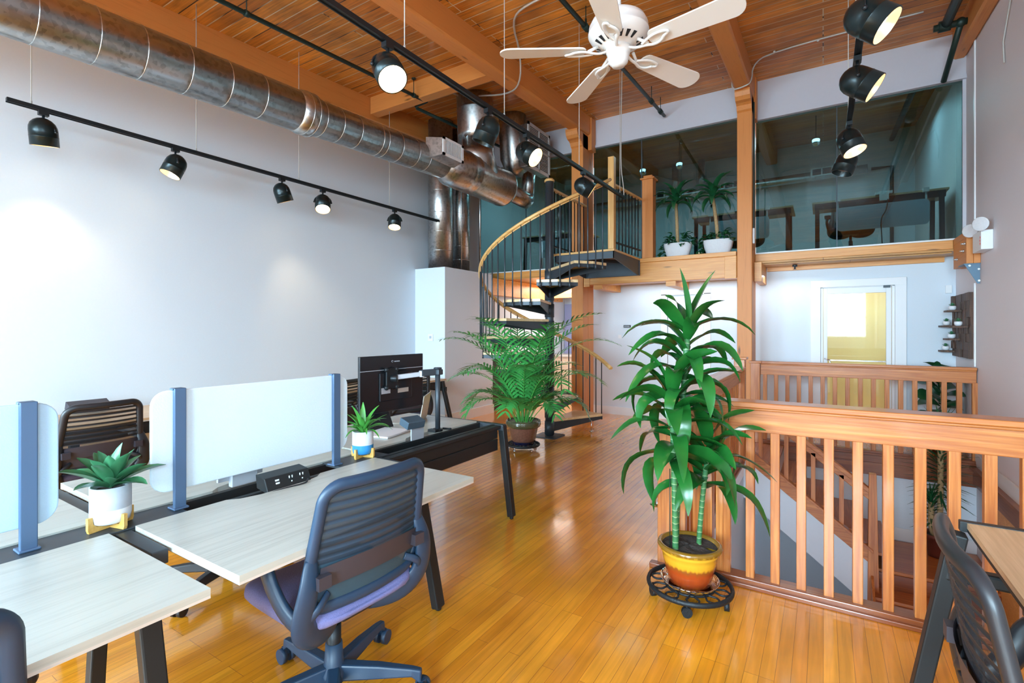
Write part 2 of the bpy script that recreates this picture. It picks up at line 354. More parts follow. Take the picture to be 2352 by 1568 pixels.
    def build(s, name, mats, parent=None, world=False, bevel=0, loc=None, seg=2, fix=True):
        me = bpy.data.meshes.new(name); vs = s.v
        if world and parent is not None:
            l = parent.location; vs = [(v[0] - l[0], v[1] - l[1], v[2] - l[2]) for v in vs]
        me.from_pydata(vs, [], s.f)
        if not isinstance(mats, (list, tuple)): mats = [mats]
        for q in mats: me.materials.append(M[q] if isinstance(q, str) else q)
        me.polygons.foreach_set('material_index', s.m); me.polygons.foreach_set('use_smooth', s.sm)
        me.update(); me.validate()
        if fix:
            import bmesh
            bm = bmesh.new(); bm.from_mesh(me); bmesh.ops.recalc_face_normals(bm, faces=bm.faces); bm.to_mesh(me); bm.free()
        o = bpy.data.objects.new(name, me); scn.collection.objects.link(o)
        if parent is not None: o.parent = parent
        if loc: o.location = loc
        if bevel:
            b = o.modifiers.new('bevel', 'BEVEL'); b.width = bevel; b.segments = seg; b.limit_method = 'ANGLE'; b.angle_limit = rad(40)
        return o

def tag(o, label, cat, group=None):
    o['label'] = label; o['category'] = cat
    if group: o['group'] = group
    return o
def thing(name, label, cat, loc=(0, 0, 0), rz=0, group=None):
    o = bpy.data.objects.new(name, None); scn.collection.objects.link(o); o.empty_display_size = .1
    o.location = loc; o.rotation_euler = (0, 0, rz); return tag(o, label, cat, group)
def struct(o): o['kind'] = 'structure'; return o
def kids(o): return [c for c in bpy.data.objects if c.parent is o]
KC = {}
def dup(root, loc=None, rz=None, label=None, group=None):
    def cp(o, par):
        c = o.copy(); scn.collection.objects.link(c)
        if par is not None: c.parent = par
        for ch in KC[o.name]: cp(ch, c)
        return c
    def reg(o):
        if o.name not in KC:
            KC[o.name] = kids(o)
            for ch in KC[o.name]: reg(ch)
    reg(root); r = cp(root, None)
    if loc is not None: r.location = loc
    if rz is not None: r.rotation_euler = (0, 0, rz)
    if label: r['label'] = label
    if group: r['group'] = group
    return r
def roof(y): return 4.875 + .058 * (y - 7.58)
def bez(p0, p1, p2, n=10):
    p0, p1, p2 = Vector(p0), Vector(p1), Vector(p2)
    return [p0 * (1 - t) ** 2 + p1 * 2 * t * (1 - t) + p2 * t * t for t in [i / n for i in range(n + 1)]]
def arcpts(c, r, a0, a1, n, z=0): return [(c[0] + r * cos(a0 + (a1 - a0) * i / n), c[1] + r * sin(a0 + (a1 - a0) * i / n), z) for i in range(n + 1)]
def smoothline(pts, it=2):
    pts = [Vector(p) for p in pts]
    for _ in range(it):
        q = [pts[0]]
        for a, b in zip(pts[:-1], pts[1:]): q += [a * .75 + b * .25, a * .25 + b * .75]
        q.append(pts[-1]); pts = q
    return pts
# ================================================================== room shell
XL, XR, YG, YW, YK = -5.5, 1.39, 7.58, 8.1, 10.3
SX0, SY0, SY1, SL = -.75, 3.17, 7.12, -.95
fl = MB(); fl.box(XL, SX0, YB, YK, -.18, 0); fl.box(SX0, XR, YB, SY0, -.18, 0); fl.box(SX0, XR, SY1, YK, -.18, 0)
struct(fl.build('floor', 'floor'))
ce = MB()
for x0, x1 in ((XL, XR),):
    ce.hexa([(x0, YB, roof(YB)), (x1, YB, roof(YB)), (x1, 11.5, roof(11.5)), (x0, 11.5, roof(11.5)),
             (x0, YB, roof(YB) + .1), (x1, YB, roof(YB) + .1), (x1, 11.5, roof(11.5) + .1), (x0, 11.5, roof(11.5) + .1)])
struct(ce.build('ceiling', 'ceil'))
struct(MB().box(XL - .15, XL, YB - .2, 11.5, -.2, 5.2).build('wall_left', 'paint'))
w = MB(); w.box(XR, XR + .15, 0, 11.5, -3, 5.3); w.box(XR, XR + .15, YB - .2, -2.4, -3, 5.3); w.box(XR, XR + .15, -2.4, 0, -3, .8); w.box(XR, XR + .15, -2.4, 0, 3.2, 5.3)
struct(w.build('wall_right', 'paintR'))
w = MB()
for y in (-2.4, -1.62, -.83, -.05): w.box(XR + .05, XR + .09, y, y + .05, .8, 3.2)
for z in (.8, 1.6, 2.4, 3.15): w.box(XR + .05, XR + .09, -2.4, 0, z, z + .05)
struct(w.build('window_7', 'trimw'))  # added window out of view, frames the extra side light
w = MB(); xs = [XL] + [v for wx, ww in WIN for v in (wx - ww / 2, wx + ww / 2)] + [XR]
for i in range(0, len(xs), 2): w.box(xs[i], xs[i + 1], YB - .2, YB, 0, 4.6)
for wx, ww in WIN: w.box(wx - ww / 2, wx + ww / 2, YB - .2, YB, 0, WZ0); w.box(wx - ww / 2, wx + ww / 2, YB - .2, YB, WZ1, 4.6)
struct(w.build('wall_back', 'paint'))
for i, (wx, ww) in enumerate(WIN):
    w = MB(); a, b = wx - ww / 2, wx + ww / 2
    for x in (a, b - .05): w.box(x, x + .05, YB - .14, YB - .06, WZ0, WZ1)
    for z in (WZ0, WZ1 - .05): w.box(a, b, YB - .14, YB - .06, z, z + .05)
    for k in (1, 2): w.box(a + ww * k / 3 - .015, a + ww * k / 3 + .015, YB - .12, YB - .09, WZ0, WZ1)
    for k in (1, 2, 3): z = WZ0 + (WZ1 - WZ0) * k / 4; w.box(a, b, YB - .12, YB - .09, z - .015, z + .015)
    struct(w.build('window_%d' % (i + 2), 'trimw'))
struct(MB().box(XL, -4.89, 5.84, 7.13, 0, 2.41).build('wall_chase', 'paint'))
# far wall below the deck, with two door openings
w = MB(); w.box(-3.5, -2.13, YW, YW + .12, 0, 2.4); w.box(-1.57, -.03, YW, YW + .12, 0, 2.4); w.box(.79, XR, YW, YW + .12, 0, 2.4)
w.box(-2.13, -1.57, YW, YW + .12, 2.0, 2.4); w.box(-.03, .79, YW, YW + .12, 2.05, 2.4)
w.box(-3.5, -3.38, YW + .12, YK, 0, 2.4)
struct(w.build('wall_far', 'paint'))
w = MB(); w.box(XL, -3.3, YG, YG + .1, 4.42, 4.9); w.box(-3.3, -.9, YG, YG + .1, 4.42, 4.9); w.box(-.9, XR, YG, YG + .1, 4.33, 4.9)
struct(w.build('wall_upper', 'band'))
w = MB()
for x0, x1, z in ((XL, -3.3, 4.42), (-3.22, -.97, 4.42), (-.8, XR, 4.33)):
    w.box(x0, x1, YG - .03, YG, z, z + .035); w.box(x0, x1, YG - .015, YG, z + .035, z + .06)
struct(w.build('trim_1', 'band'))
struct(MB().box(XL, XR, 11.3, 11.4, 2.3, 5.2).build('wall_loft', 'paint'))
w = MB(); w.box(XL, -3.25, YG, 11.3, 2.36, 2.49); w.box(-3.25, XR, YG, 11.3, 2.36, 2.49); struct(w.build('floor_loft', 'deck'))
struct(MB().box(XL, -3.38, YK, YK + .1, 0, 2.36).build('wall_kitchen', 'paint'))
w = MB(); w.box(-.5, XR, 9.9, 10, 0, 2.4); w.box(-.6, -.5, 8.22, 10, 0, 2.4); struct(w.build('wall_back_room', 'yellow'))
struct(MB().box(XL, -5.05, 7.13, YK, 0, 2.36).build('wall_kitchen_side', 'paint'))
# stairwell box
w = MB(); w.box(SX0 - .1, SX0, SY0, SY1, -2.9, -.18); w.box(SX0, XR, SY0 - .1, SY0, -2.9, -.18); w.box(SX0 - .1, XR, SY1 + .04, SY1 + .14, -2.9, -.18); w.box(SX0, XR, SY0, SY1, -3, -2.9)
struct(w.build('wall_stairwell', 'stairshade'))
w = MB(); w.box(SX0, XR, SY1 + .005, SY1 + .04, -.95, -.22); struct(w.build('wall_stair_far', 'paint'))
# skirtings
w = MB(); w.box(-4.89, -4.872, 5.83, 7.145, 0, .15); w.box(XL, -4.872, 5.825, 5.84, 0, .15); struct(w.build('baseboard_chase', 'trimw'))
w = MB(); w.box(-3.5, -2.2, YW - .018, YW, 0, .13); w.box(-1.5, -.15, YW - .018, YW, 0, .13); w.box(.92, XR, YW - .018, YW, 0, .13); struct(w.build('baseboard_far', 'trimw'))
w = MB(); w.box(XL, XL + .016, YB, 5.82, 0, .13); struct(w.build('baseboard_left', 'trimw'))
w = MB(); w.box(XR - .02, XR, SY0, SY1 + .05, -.01, .13); struct(w.build('baseboard_right', 'trimw', bevel=.004))
w = MB(); w.box(.42, XR, SY1 - .015, SY1 + .005, SL, SL + .14); struct(w.build('baseboard_stair', 'trimw', bevel=.003))
# stained rims of the floor opening
w = MB(); w.box(XR - .035, XR, SY0, SY1, -.2, -.01); w.box(XR - .07, XR, SY0, SY1, -.03, .0); struct(w.build('trim_2', 'darkrimY'))
w = MB(); w.box(SX0, XR, SY1 - .02, SY1 + .01, -.24, 0); w.box(SX0, XR, SY1 - .045, SY1 + .03, -.09, .015); struct(w.build('trim_3', 'darkrim', bevel=.004))
w = MB(); w.box(XR - .02, XR, SY0, 6.5, -1.2, -.2); struct(w.build('trim_4', 'pine'))
w = MB(); w.box(XR - .012, XR, 7.16, 7.2, 2.5, 4.62); w.box(XR - .012, XR, 7.16, 7.2, 1.05, 1.95); struct(w.build('trim_5', 'trimw'))
# kitchen blue door
d = MB().box(-5.03, -4.75, YK - .04, YK - .002, .75, 2.03); struct(d.build('door_3', 'lav'))
# white panelled door under the deck
DX0, DX1 = -2.13, -1.57
w = MB()
w.box(DX0 - .1, DX0, YW - .02, YW + .02, 0, 2.02); w.box(DX1, DX1 + .1, YW - .02, YW + .02, 0, 2.02); w.box(DX0 - .1, DX1 + .1, YW - .02, YW + .02, 2.0, 2.09)
w.box(DX0, DX1, YW + .02, YW + .06, 0, 2.0)
for z0, z1 in ((.25, .95), (1.1, 1.85)):
    w.box(DX0 + .1, DX1 - .1, YW + .012, YW + .02, z0, z1)
struct(w.build('door_2', 'trimw', bevel=.006))
# glazed door on the right
dr = MB(); X0, X1 = -.03, .79
for a, b in ((X0 - .12, X0), (X1, X1 + .12)): dr.box(a, b, YW - .022, YW + .02, 0, 2.12)
dr.box(X0 - .12, X1 + .12, YW - .024, YW + .02, 2.03, 2.13)
for a, b in ((X0, X0 + .03), (X1 - .03, X1)): dr.box(a, b, YW, YW + .1, 0, 2.05)
dr.box(X0, X1, YW, YW + .1, 2.02, 2.05)
d1 = struct(dr.build('door_1', 'trimw', bevel=.004))
lf = MB(); lf.box(.005, .05, YW + .01, YW + .05, .01, 2.02); lf.box(.70, .755, YW + .01, YW + .05, .01, 2.02); lf.box(.05, .70, YW + .01, YW + .05, 1.94, 2.02); lf.box(.05, .70, YW + .01, YW + .05, .01, .28)
leafo = lf.build('door_leaf', 'trimw', d1, bevel=.003)
MB().box(.05, .70, YW + .028, YW + .034, .28, 1.94).build('door_glass', 'mirror', leafo)
MB().box(.05, .70, YW - .0, YW + .012, 1.02, 1.035).build('push_bar', 'chrome', leafo)
MB().tube([(.02, YW + .01, .88), (.02, YW - .05, .88), (.075, YW - .07, .9), (.085, YW - .07, .98), (.075, YW - .07, 1.03), (.02, YW - .05, 1.05), (.02, YW + .01, 1.05)], .009).build('door_handle', 'chrome', leafo)
MB().box(.67, .74, YW - .03, YW + .0, 2.0, 2.03).build('door_closer', 'char', d1)
# loft glazing
def loftglass(name, x0, x1, z1, posts):
    g = MB().box(x0, x1, YG + .03, YG + .038, 2.5, z1); o = struct(g.build(name, 'tint'))
    f = MB(); f.box(x0, x1, YG + .015, YG + .055, 2.49, 2.51)
    f.build('glass_channel', 'trimw', o)
    if posts:
        q = MB()
        for x in posts: q.box(x - .006, x + .006, YG + .026, YG + .042, 2.5, z1)
        q.build('glass_joint', 'char', o)
loftglass('window_1', XL + .01, -3.42, 4.42, [-4.5]); loftglass('window_5', -3.2, -.98, 4.42, [-2.4]); loftglass('window_6', -.79, 1.36, 4.33, [.15])
struct(MB().box(1.36, XR, YG, YG + .07, 2.5, 4.33).build('trim_6', 'band'))

# ================================================================== timber frame
def one(mb, name, mat_, label, cat, group=None, bevel=0):
    return tag(mb.build(name, mat_, bevel=bevel), label, cat, group)
def slopebeam(x0, x1, y0, y1, dep, ch=.02):
    m = MB(); P = []
    for y in (y0, y1):
        z1 = roof(y); z0 = z1 - dep
        P.append([(x0, y, z1), (x0, y, z0 + ch), (x0 + ch, y, z0), (x1 - ch, y, z0), (x1, y, z0 + ch), (x1, y, z1)])
    n = 6; m.add(P[0] + P[1], [tuple(range(n)), tuple(range(2 * n - 1, n - 1, -1))] + [(i, n + i, n + (i + 1) % n, (i + 1) % n) for i in range(n)], False); return m
one(slopebeam(-3.37, -3.17, YB, 7.57, .28), 'ceiling_beam', 'beamY', 'orange timber ceiling beam running from top centre to the left post', 'beam')
one(slopebeam(-.975, -.78, YB, 7.57, .28), 'ceiling_beam', 'beamY', 'orange timber ceiling beam above the tall post, right of the fan', 'beam')
one(slopebeam(XL + .002, XL + .1, YB, 7.57, .3, .005), 'ceiling_beam', 'beamY', 'ceiling beam along the left wall behind the big duct', 'beam')
one(slopebeam(1.27, XR - .002, 3.0, 7.57, .3, .02), 'ceiling_beam', 'beamY', 'dark ceiling beam along the right wall in the top right corner', 'beam')
m = MB(); m.box(XL + .11, -3.38, 4.82, 4.96, roof(4.9) - .24, roof(4.82)); one(m, 'cross_beam', 'beamX', 'cross timber between two ceiling beams above the sprinkler pipe', 'beam')
for yy, lab in ((0, None),):
    pass
for x0, x1, lab, right in ((-3.41, -3.21, 'weathered timber post behind the spiral stair', True), (-.975, -.795, 'tall timber post between the glass walls beside the stair opening', False)):
    t = thing('timber_post', lab, 'post', ((x0 + x1) / 2, 7.3, 0))
    m = MB(); m.box(x0, x1, 7.2, 7.4, 0, 4.56); m.build('post', 'beamZ', t, True, bevel=.006)
    # scrolled capital under the beam
    c = MB(); prof = [(7.2, 4.34), (7.17, 4.36), (7.14, 4.41), (7.1, 4.43), (7.04, 4.44), (7.0, 4.48), (6.98, 4.53), (6.98, 4.575), (7.45, 4.585), (7.45, 4.34)]
    c.prism(prof, 'X', x0 + .0, x1 + .0); c.build('capital', 'beamZ', t, True)
    b = MB(); b.box(x1, x1 + (.06 if right else .03), 7.4, 7.57, 4.34 if right else 4.3, roof(7.5) - .01); b.box(x1 - .15, x1 + .0, 7.4, 7.62, 0, 4.56); b.box(x1 - .1, x1 + .01, 7.42, 7.575, 4.5, 4.62)
    b.build('bolster', 'beamZ', t, True)
    if not right:
        b = MB(); b.box(x1 + .001, x1 + .016, 7.33, 7.36, 2.7, 4.5); b.build('conduit', 'sprk', t, True)
        b = MB(); b.box(x1 + .001, x1 + .022, 7.28, 7.34, 2.6, 2.8); b.build('switch_plate', 'trimw', t, True)
# deck edge beams
t = thing('deck_beam', 'light timber beam at the loft edge under the two potted canes', 'beam', (-2.1, 7.25, 2.15))
m = MB(); m.box(-3.2, -.98, 7.22, 7.5, 2.15, 2.44); m.build('beam', 'pine', t, True, bevel=.005)
m = MB(); m.box(-3.2, -.985, 7.19, 7.6, 2.44, 2.5); m.build('ledge_board', 'pine', t, True, bevel=.004)
m = MB(); m.box(-1.13, -.985, 7.205, 7.24, 2.14, 2.44); m.box(-3.2, -3.1, 7.205, 7.24, 2.12, 2.44); m.build('end_block', 'pine', t, True, bevel=.003)
for x, lab in ((-2.98, 'short joist stub under the loft, nearest the left post'), (-1.86, 'short joist stub under the loft, above the white door')):
    m = MB(); m.prism([(7.25, 2.15), (7.25, 2.08), (8.09, 2.08), (8.09, 2.36), (7.5, 2.36), (7.5, 2.15)], 'X', x - .07, x + .07); one(m, 'joist', 'pine', lab, 'joist')
t = thing('deck_beam', 'timber fascia under the loft glass above the glazed door', 'beam', (.3, 7.6, 2.3))
m = MB(); m.box(-.79, 1.275, YG - .02, YG + .06, 2.385, 2.485); m.build('fascia', 'pine', t, True, bevel=.004)
m = MB(); m.box(-.79, 1.275, YG + .06, YW, 2.345, 2.358); m.build('soffit', 'deck', t, True)
m = MB(); m.box(-.69, 1.275, YW - .05, YW - .001, 2.29, 2.345); m.build('ledger', 'pine', t, True)
m = MB(); m.box(-.79, -.70, 7.41, YW - .001, 2.1, 2.36); m.build('block', 'pine', t, True, bevel=.003)
t = thing('deck_beam', 'thick bolted timber beam end on the right wall above the bracket', 'beam', (1.33, 6.95, 2.14))
m = MB(); m.box(1.276, 1.332, 6.95, YG - .025, 2.145, 2.42); m.build('beam', 'beamY', t, True, bevel=.004)
m = MB(); m.box(1.334, XR - .002, 6.95, YG - .025, 2.145, 2.42); m.build('beam', 'beamY', t, True, bevel=.004)
m = MB(); m.box(1.276, 1.36, 7.02, YG - .025, 2.42, 2.49); m.build('cap_block', 'beamY', t, True)
for y, z in ((7.0, 2.36), (7.05, 2.29), (7.35, 2.235)):
    m = MB(); m.cyl((1.28, y, z), (1.24, y, z), .008, n=8); m.cyl((1.28, y, z), (1.265, y, z), .016, n=6); m.build('bolt', 'bolt', t, True)
t = thing('bracket', 'blue-grey steel bracket under the bolted beam end', 'bracket', (1.34, 6.97, 1.95))
m = MB(); m.prism([(1.26, 2.142), (1.385, 2.142), (1.385, 1.93), (1.365, 1.93)], 'Y', 6.96, 6.968); m.box(1.255, 1.386, 6.95, 7.2, 2.134, 2.144); m.build('plate', 'steelb', t, True)
for x, z in ((1.30, 2.12), (1.372, 2.08), (1.374, 1.96)):
    m = MB(); m.cyl((x, 6.962, z), (x, 6.94, z), .011, n=8); m.build('bolt', 'bolt', t, True)
# bay under the loft behind the spiral stair
t = thing('deck_beam', 'bright timber framing under the loft behind the spiral stair', 'beam', (-4.3, 7.6, 2.1))
m = MB(); m.box(-5.04, -3.42, YG - .02, YG + .06, 2.385, 2.485); m.build('fascia', 'pine', t, True)
m = MB(); m.box(-5.04, -4.9, 7.14, 9.9, 2.06, 2.355); m.build('side_beam', 'pine', t, True)
m = MB(); m.box(-4.89, -3.3, 9.1, 9.25, 2.1, 2.355); m.build('back_beam', 'pine', t, True)

# ================================================================== stair opening railings
def railing(name, label, p0, p1, n, first, end_post=False, z0=0, zt=1.045, cap=.15, thing_loc=None):
    """timber guard from p0 to p1 (x,y): cap, apron, bottom rail, balusters"""
    a, b = Vector((*p0, 0)), Vector((*p1, 0)); d = (b - a).normalized(); L_ = (b - a).length
    ax = 'X' if abs(d.x) > .5 else 'Y'; s = Vector((-d.y, d.x, 0))
    t = thing(name, label, 'railing', ((a + b) / 2)[:])
    def bb(m, w, za, zb, ext=0):
        m.bar(a - d * ext + Vector((0, 0, (za + zb) / 2)), b + d * ext + Vector((0, 0, (za + zb) / 2)), w, zb - za)
    m = MB(); bb(m, cap, zt - .03, zt); bb(m, cap * .72, zt - .045, zt - .03); m.build('cap_rail', 'fir' + ax, t, True, bevel=.005)
    m = MB(); bb(m, .05, zt - .17, zt - .045); m.build('apron', 'fir' + ax, t, True, bevel=.003)
    m = MB(); bb(m, .10, 0, .05); bb(m, .135, 0, .025); m.build('bottom_rail', 'darkrim' if ax == 'X' else 'darkrimY', t, True, bevel=.005)
    for i in range(n):
        p = a + d * (first + .125 * i)
        m = MB(); m.box(p.x - .0225, p.x + .0225, p.y - .0225, p.y + .0225, .045, zt - .165); m.build('baluster', 'firZ', t, True, bevel=.003)
    return t
railing('stair_railing', 'wooden baluster railing in front of the stair opening', (-.8, 3.1), (XR - .01, 3.1), 17, .075)
railing('stair_railing', 'wooden baluster railing on the far side of the stair opening', (-.68, 7.1), (XR - .01, 7.1), 17, .05, cap=.11)
railing('stair_railing', 'wooden railing on the left side of the stair opening behind the big plant', (-.78, 3.2), (-.78, 5.86), 20, .12)
for x, y, h, lab in ((-.80, 3.1, .88, 'boxed wooden corner post of the stair railing beside the yellow pot'), (-.78, 5.98, 1.12, 'capped wooden newel post at the top of the stairs'), (-.74, 7.1, 1.02, 'wooden newel post where the far railing meets the tall post')):
    t = thing('newel_post', lab, 'post', (x, y, 0))
    m = MB(); w2 = .06 if y < 4 else .055; m.box(x - w2, x + w2, y - w2, y + w2, 0.0, h); m.build('post', 'firZ', t, True, bevel=.004)
    if y > 4:
        m = MB(); m.box(x - w2 - .02, x + w2 + .02, y - w2 - .02, y + w2 + .02, h, h + .025); m.build('cap', 'firX', t, True, bevel=.005)
    else:
        m = MB(); m.box(x + .14, x + .25, y - .03, y + .05, .05, h); m.box(x + .27, x + .31, y - .03, y + .02, .05, h); m.build('panel', 'firZ', t, True, bevel=.003)
        m = MB(); m.box(x - .1, x + .2, y - .1, y - .05, 0, .03); m.build('base_trim', 'darkrim', t, True, bevel=.004)

# descending stair: flight to the right, landing, second flight towards the camera
t = thing('staircase', 'wooden staircase going down inside the railed opening', 'staircase', (.3, 6.5, -.95))
YS0, YS1 = 6.06, 7.1
n1 = 5; run = .245; ris = .19
for i in range(n1):
    x0 = -.66 + run * i; z = -ris * (i)
    if i > 0:
        m = MB(); m.box(x0 - .03, x0 + run, YS0 + .02, YS1, z - .03, z); m.build('tread', 'firY', t, True, bevel=.004)
    m = MB(); m.box(x0 + run - .02, x0 + run, YS0 + .03, YS1, z - ris, z - .03 if i else z - .02); m.build('riser', 'trimw', t, True)
m = MB(); m.box(SX0, -.66 + run, YS0 + .02, YS1, -.03, 0); m.build('top_step', 'firY', t, True)
sl = ris / run
def sz(x): return -.02 - sl * (x + .62)
m = MB(); m.prism([(-.74, sz(-.74) + .08), (.42, sz(.42) + .08), (.42, sz(.42) - .06), (-.74, sz(-.74) - .06)], 'Y', YS0 - .04, YS0 + .02); m.prism([(-.74, sz(-.74) + .1), (.42, sz(.42) + .1), (.42, sz(.42) + .07), (-.74, sz(-.74) + .07)], 'Y', YS0 - .055, YS0 + .035); m.build('stringer', 'firX', t, True, bevel=.003)
m = MB(); m.prism([(-.75, sz(-.75) - .06), (.45, sz(.45) - .06), (.45, sz(.45) - .5), (-.75, sz(-.75) - .5)], 'Y', YS0 - .02, YS0 + .02); m.build('side_wall', 'paint', t, True)
m = MB(); m.box(.42, XR - .001, 6.17, YS1, SL - .04, SL); m.build('landing', 'firX', t, True, bevel=.006)
for i in range(6):
    m = MB(); y = 6.17 - .27 * i; z = SL - .18 * (i + 1)
    m.box(.42, XR - .022, y - .27, y + .02, z - .035, z); m.build('tread', 'firX', t, True, bevel=.005)
    m = MB(); m.box(.42, XR - .022, y - .02, y, z, z + .15); m.build('riser', 'darkrim', t, True)
m = MB(); m.prism([(6.2, SL + .1), (3.3, SL + .1 - 2.9 * .667), (3.3, SL - .3 - 2.9 * .667), (6.2, SL - .3)], 'X', .40, .42); m.build('inner_stringer', 'firY', t, True)
t = thing('stair_handrail', 'sloping wooden handrail and balusters inside the stair opening', 'railing', (0, YS0, 0))
def hz(x): return .5 - sl * (x + .45)
m = MB(); m.bar((-.62, YS0, hz(-.62)), (.42, YS0, hz(.42)), .07, .045); m.bar((-.62, YS0, hz(-.62) - .05), (.42, YS0, hz(.42) - .05), .04, .07); m.build('handrail', 'firX', t, True, bevel=.006)
for i in range(8):
    x = -.58 + .123 * i; m = MB(); m.box(x - .02, x + .02, YS0 - .02, YS0 + .02, sz(x) + .08, hz(x) - .06); m.build('baluster', 'firZ', t, True)
m = MB(); m.hexa([(.37, YS0 - .05, -1.35), (.47, YS0 - .05, -1.35), (.47, YS0 + .05, -1.35), (.37, YS0 + .05, -1.35), (.385, YS0 - .04, .02), (.445, YS0 - .04, .02), (.445, YS0 + .04, .02), (.385, YS0 + .04, .02)]); m.build('newel', 'firZ', t, True, bevel=.003)

# ================================================================== spiral staircase
PX, PY, R = -3.155, 5.966, .93
sp = thing('spiral_staircase', 'black steel spiral staircase with wooden treads and curved wooden handrail', 'staircase', (PX, PY, 0))
m = MB(); m.cyl((0, 0, 0), (0, 0, 3.46), .057, n=24); m.build('centre_pole', 'char', sp)
m = MB(); m.lathe([(0, 3.5), (.05, 3.5), (.07, 3.48), (.07, 3.46), (0, 3.46)], n=20); m.build('pole_cap', 'oakX', sp)
m = MB(); m.rbox(-.17, .17, -.17, .17, 0, .012, .05); m.build('base_plate', 'char', sp)
A0, DA, RS = 62, 28.4, .227
def pol(r, a, z): return (r * cos(rad(a)), r * sin(rad(a)), z)
for i in range(10):
    a0 = A0 + DA * i - 1; a1 = a0 + DA + 3; z = RS * (i + 1)
    q = [pol(.06, a0 - 30, z)[:2]] + [pol(R - .015, a0, z)[:2], pol(R + .0, (a0 + a1) / 2, z)[:2], pol(R - .015, a1, z)[:2]] + [pol(.06, a1 + 30, z)[:2]]
    m = MB(); m.prism(q, 'Z', z - .034, z); tr = m.build('tread', 'tread', sp, bevel=.004)
    m = MB()
    for a in (a0 + .6, a1 - .6):
        p, e = Vector(pol(.05, a, 0)), Vector(pol(R - .02, a, 0)); u = (e - p).normalized(); s = Vector((-u.y, u.x, 0)) * .003
        vs = []
        for k in (-1, 1): vs += [p + s * k + Vector((0, 0, z - .03)), e + s * k + Vector((0, 0, z - .03)), e + s * k + Vector((0, 0, z - .075)), p + s * k + Vector((0, 0, z - .17))]
        m.add(vs, [(0, 1, 2, 3), (7, 6, 5, 4), (0, 4, 5, 1), (1, 5, 6, 2), (2, 6, 7, 3), (3, 7, 4, 0)], False)
    vs = [pol(R - .02, a0, z - .03), pol(R, (a0 + a1) / 2, z - .03), pol(R - .02, a1, z - .03), pol(R - .02, a1, z - .075), pol(R, (a0 + a1) / 2, z - .075), pol(R - .02, a0, z - .075)]
    m.add(vs, [(0, 1, 4, 5), (1, 2, 3, 4)], False)
    m.cyl((0, 0, z - .2), (0, 0, z - .02), .066, n=20)
    m.build('bracket', 'char', tr, fix=False)
def hra(a): return .86 + RS * (a - 45) / DA
for k in range(41):
    a = A0 + 2 + 7.1 * k
    if a > 345: break
    i = min(9, int((a - A0) / DA)); zb = RS * (i + 1) - .09
    m = MB(); p = pol(R + .012, a, 0); m.cyl((p[0], p[1], zb), (p[0], p[1], hra(a) - .01), .0085, n=8); m.cyl((p[0], p[1], zb), (p[0], p[1], zb + .05), .014, n=8); m.build('baluster', 'slate' if False else 'char', sp)
hp = [pol(R + .012, a, hra(a)) for a in range(50, 353, 4)]
m = MB(); m.tube(hp, .027, 10, up=(0, 0, 1), flat=.8); m.build('handrail', 'oakX', sp)
m = MB(); m.tube([pol(R + .012, a, hra(a) - .035) for a in range(52, 350, 4)], .008, 6); m.build('rail_strip', 'oakX', sp)
m = MB(); m.cyl((.35, .62, 0), (.35, .62, .15), .008, n=8); m.cyl((.35, .62, 0), (.35, .62, .01), .03, n=10); m.build('leveling_foot', 'chrome', sp)
# platform at the top
LX1, LY0, LY1, LZ = -2.29 - PX, 6.12 - PY, 7.19 - PY, 2.5
m = MB(); m.box(-.03, LX1, LY0 - .0, LY1, LZ - .028, LZ); m.build('landing', 'oakX', sp, bevel=.003)
m = MB(); m.box(-.0, LX1 - .01, LY0 + .01, LY0 + .02, LZ - .12, LZ - .03)
m.prism([(LY0 + .01, LZ - .03), (LY1, LZ - .03), (LY1, LZ - .25), (LY1 - .05, LZ - .25), (LY0 + .01, LZ - .12)], 'X', LX1 - .02, LX1 - .01)
m.prism([(LY0 + .01, LZ - .03), (LY1, LZ - .03), (LY1, LZ - .25), (LY1 - .05, LZ - .25), (LY0 + .01, LZ - .12)], 'X', .0, .01)
m.box(.0, LX1, LY1 - .02, LY1 - .01, LZ - .25, LZ - .03)
m.bar((.1, LY0 + .1, LZ - .06), (LX1 - .1, LY1 - .1, LZ - .06), .02, .05); m.build('landing_frame', 'char', sp)
# loft guard beside the landing
g = thing('loft_guard', 'black baluster guard with wooden rails around the spiral stair landing', 'railing', (-2.29, 6.65, 2.5))
m = MB(); m.bar((-2.33, 6.2, 3.35), (-2.25, 7.08, 3.34), .05, .03); m.build('rail', 'oakY', g, True, bevel=.004)
m = MB(); m.bar((-3.16, 6.04, 3.38), (-3.16, 7.2, 3.38), .05, .03); m.build('rail', 'oakY', g, True, bevel=.004)
m = MB(); m.bar((-2.33, 6.2, 2.6), (-2.25, 7.08, 2.6), .02, .02); m.build('lower_bar', 'black', g, True)
m = MB(); m.bar((-3.16, 6.04, 2.6), (-3.16, 7.2, 2.6), .02, .02); m.build('lower_bar', 'black', g, True)
for i in range(8):
    y = 6.26 + .105 * i; x = -2.33 + .08 * (y - 6.2) / .88
    m = MB(); m.cyl((x, y, 2.5), (x, y, 3.34), .0085, n=6); m.build('baluster', 'black', g, True)
for i in range(10):
    y = 6.12 + .11 * i; m = MB(); m.cyl((-3.16, y, 2.5), (-3.16, y, 3.37), .0085, n=6); m.build('baluster', 'black', g, True)
one(MB().box(-2.375, -2.295, 6.115, 6.195, 2.5, 3.7), 'newel_post', 'oakZ', 'slim pale wooden newel at the corner of the spiral stair landing', 'post', bevel=.004)
t = thing('newel_post', 'thick orange wooden newel on the loft edge left of the potted canes', 'post', (-2.19, 7.08, 2.5))
m = MB(); m.box(-2.265, -2.105, 7.2, 7.36, 2.5, 3.66); m.build('post', 'beamZ', t, True, bevel=.004)
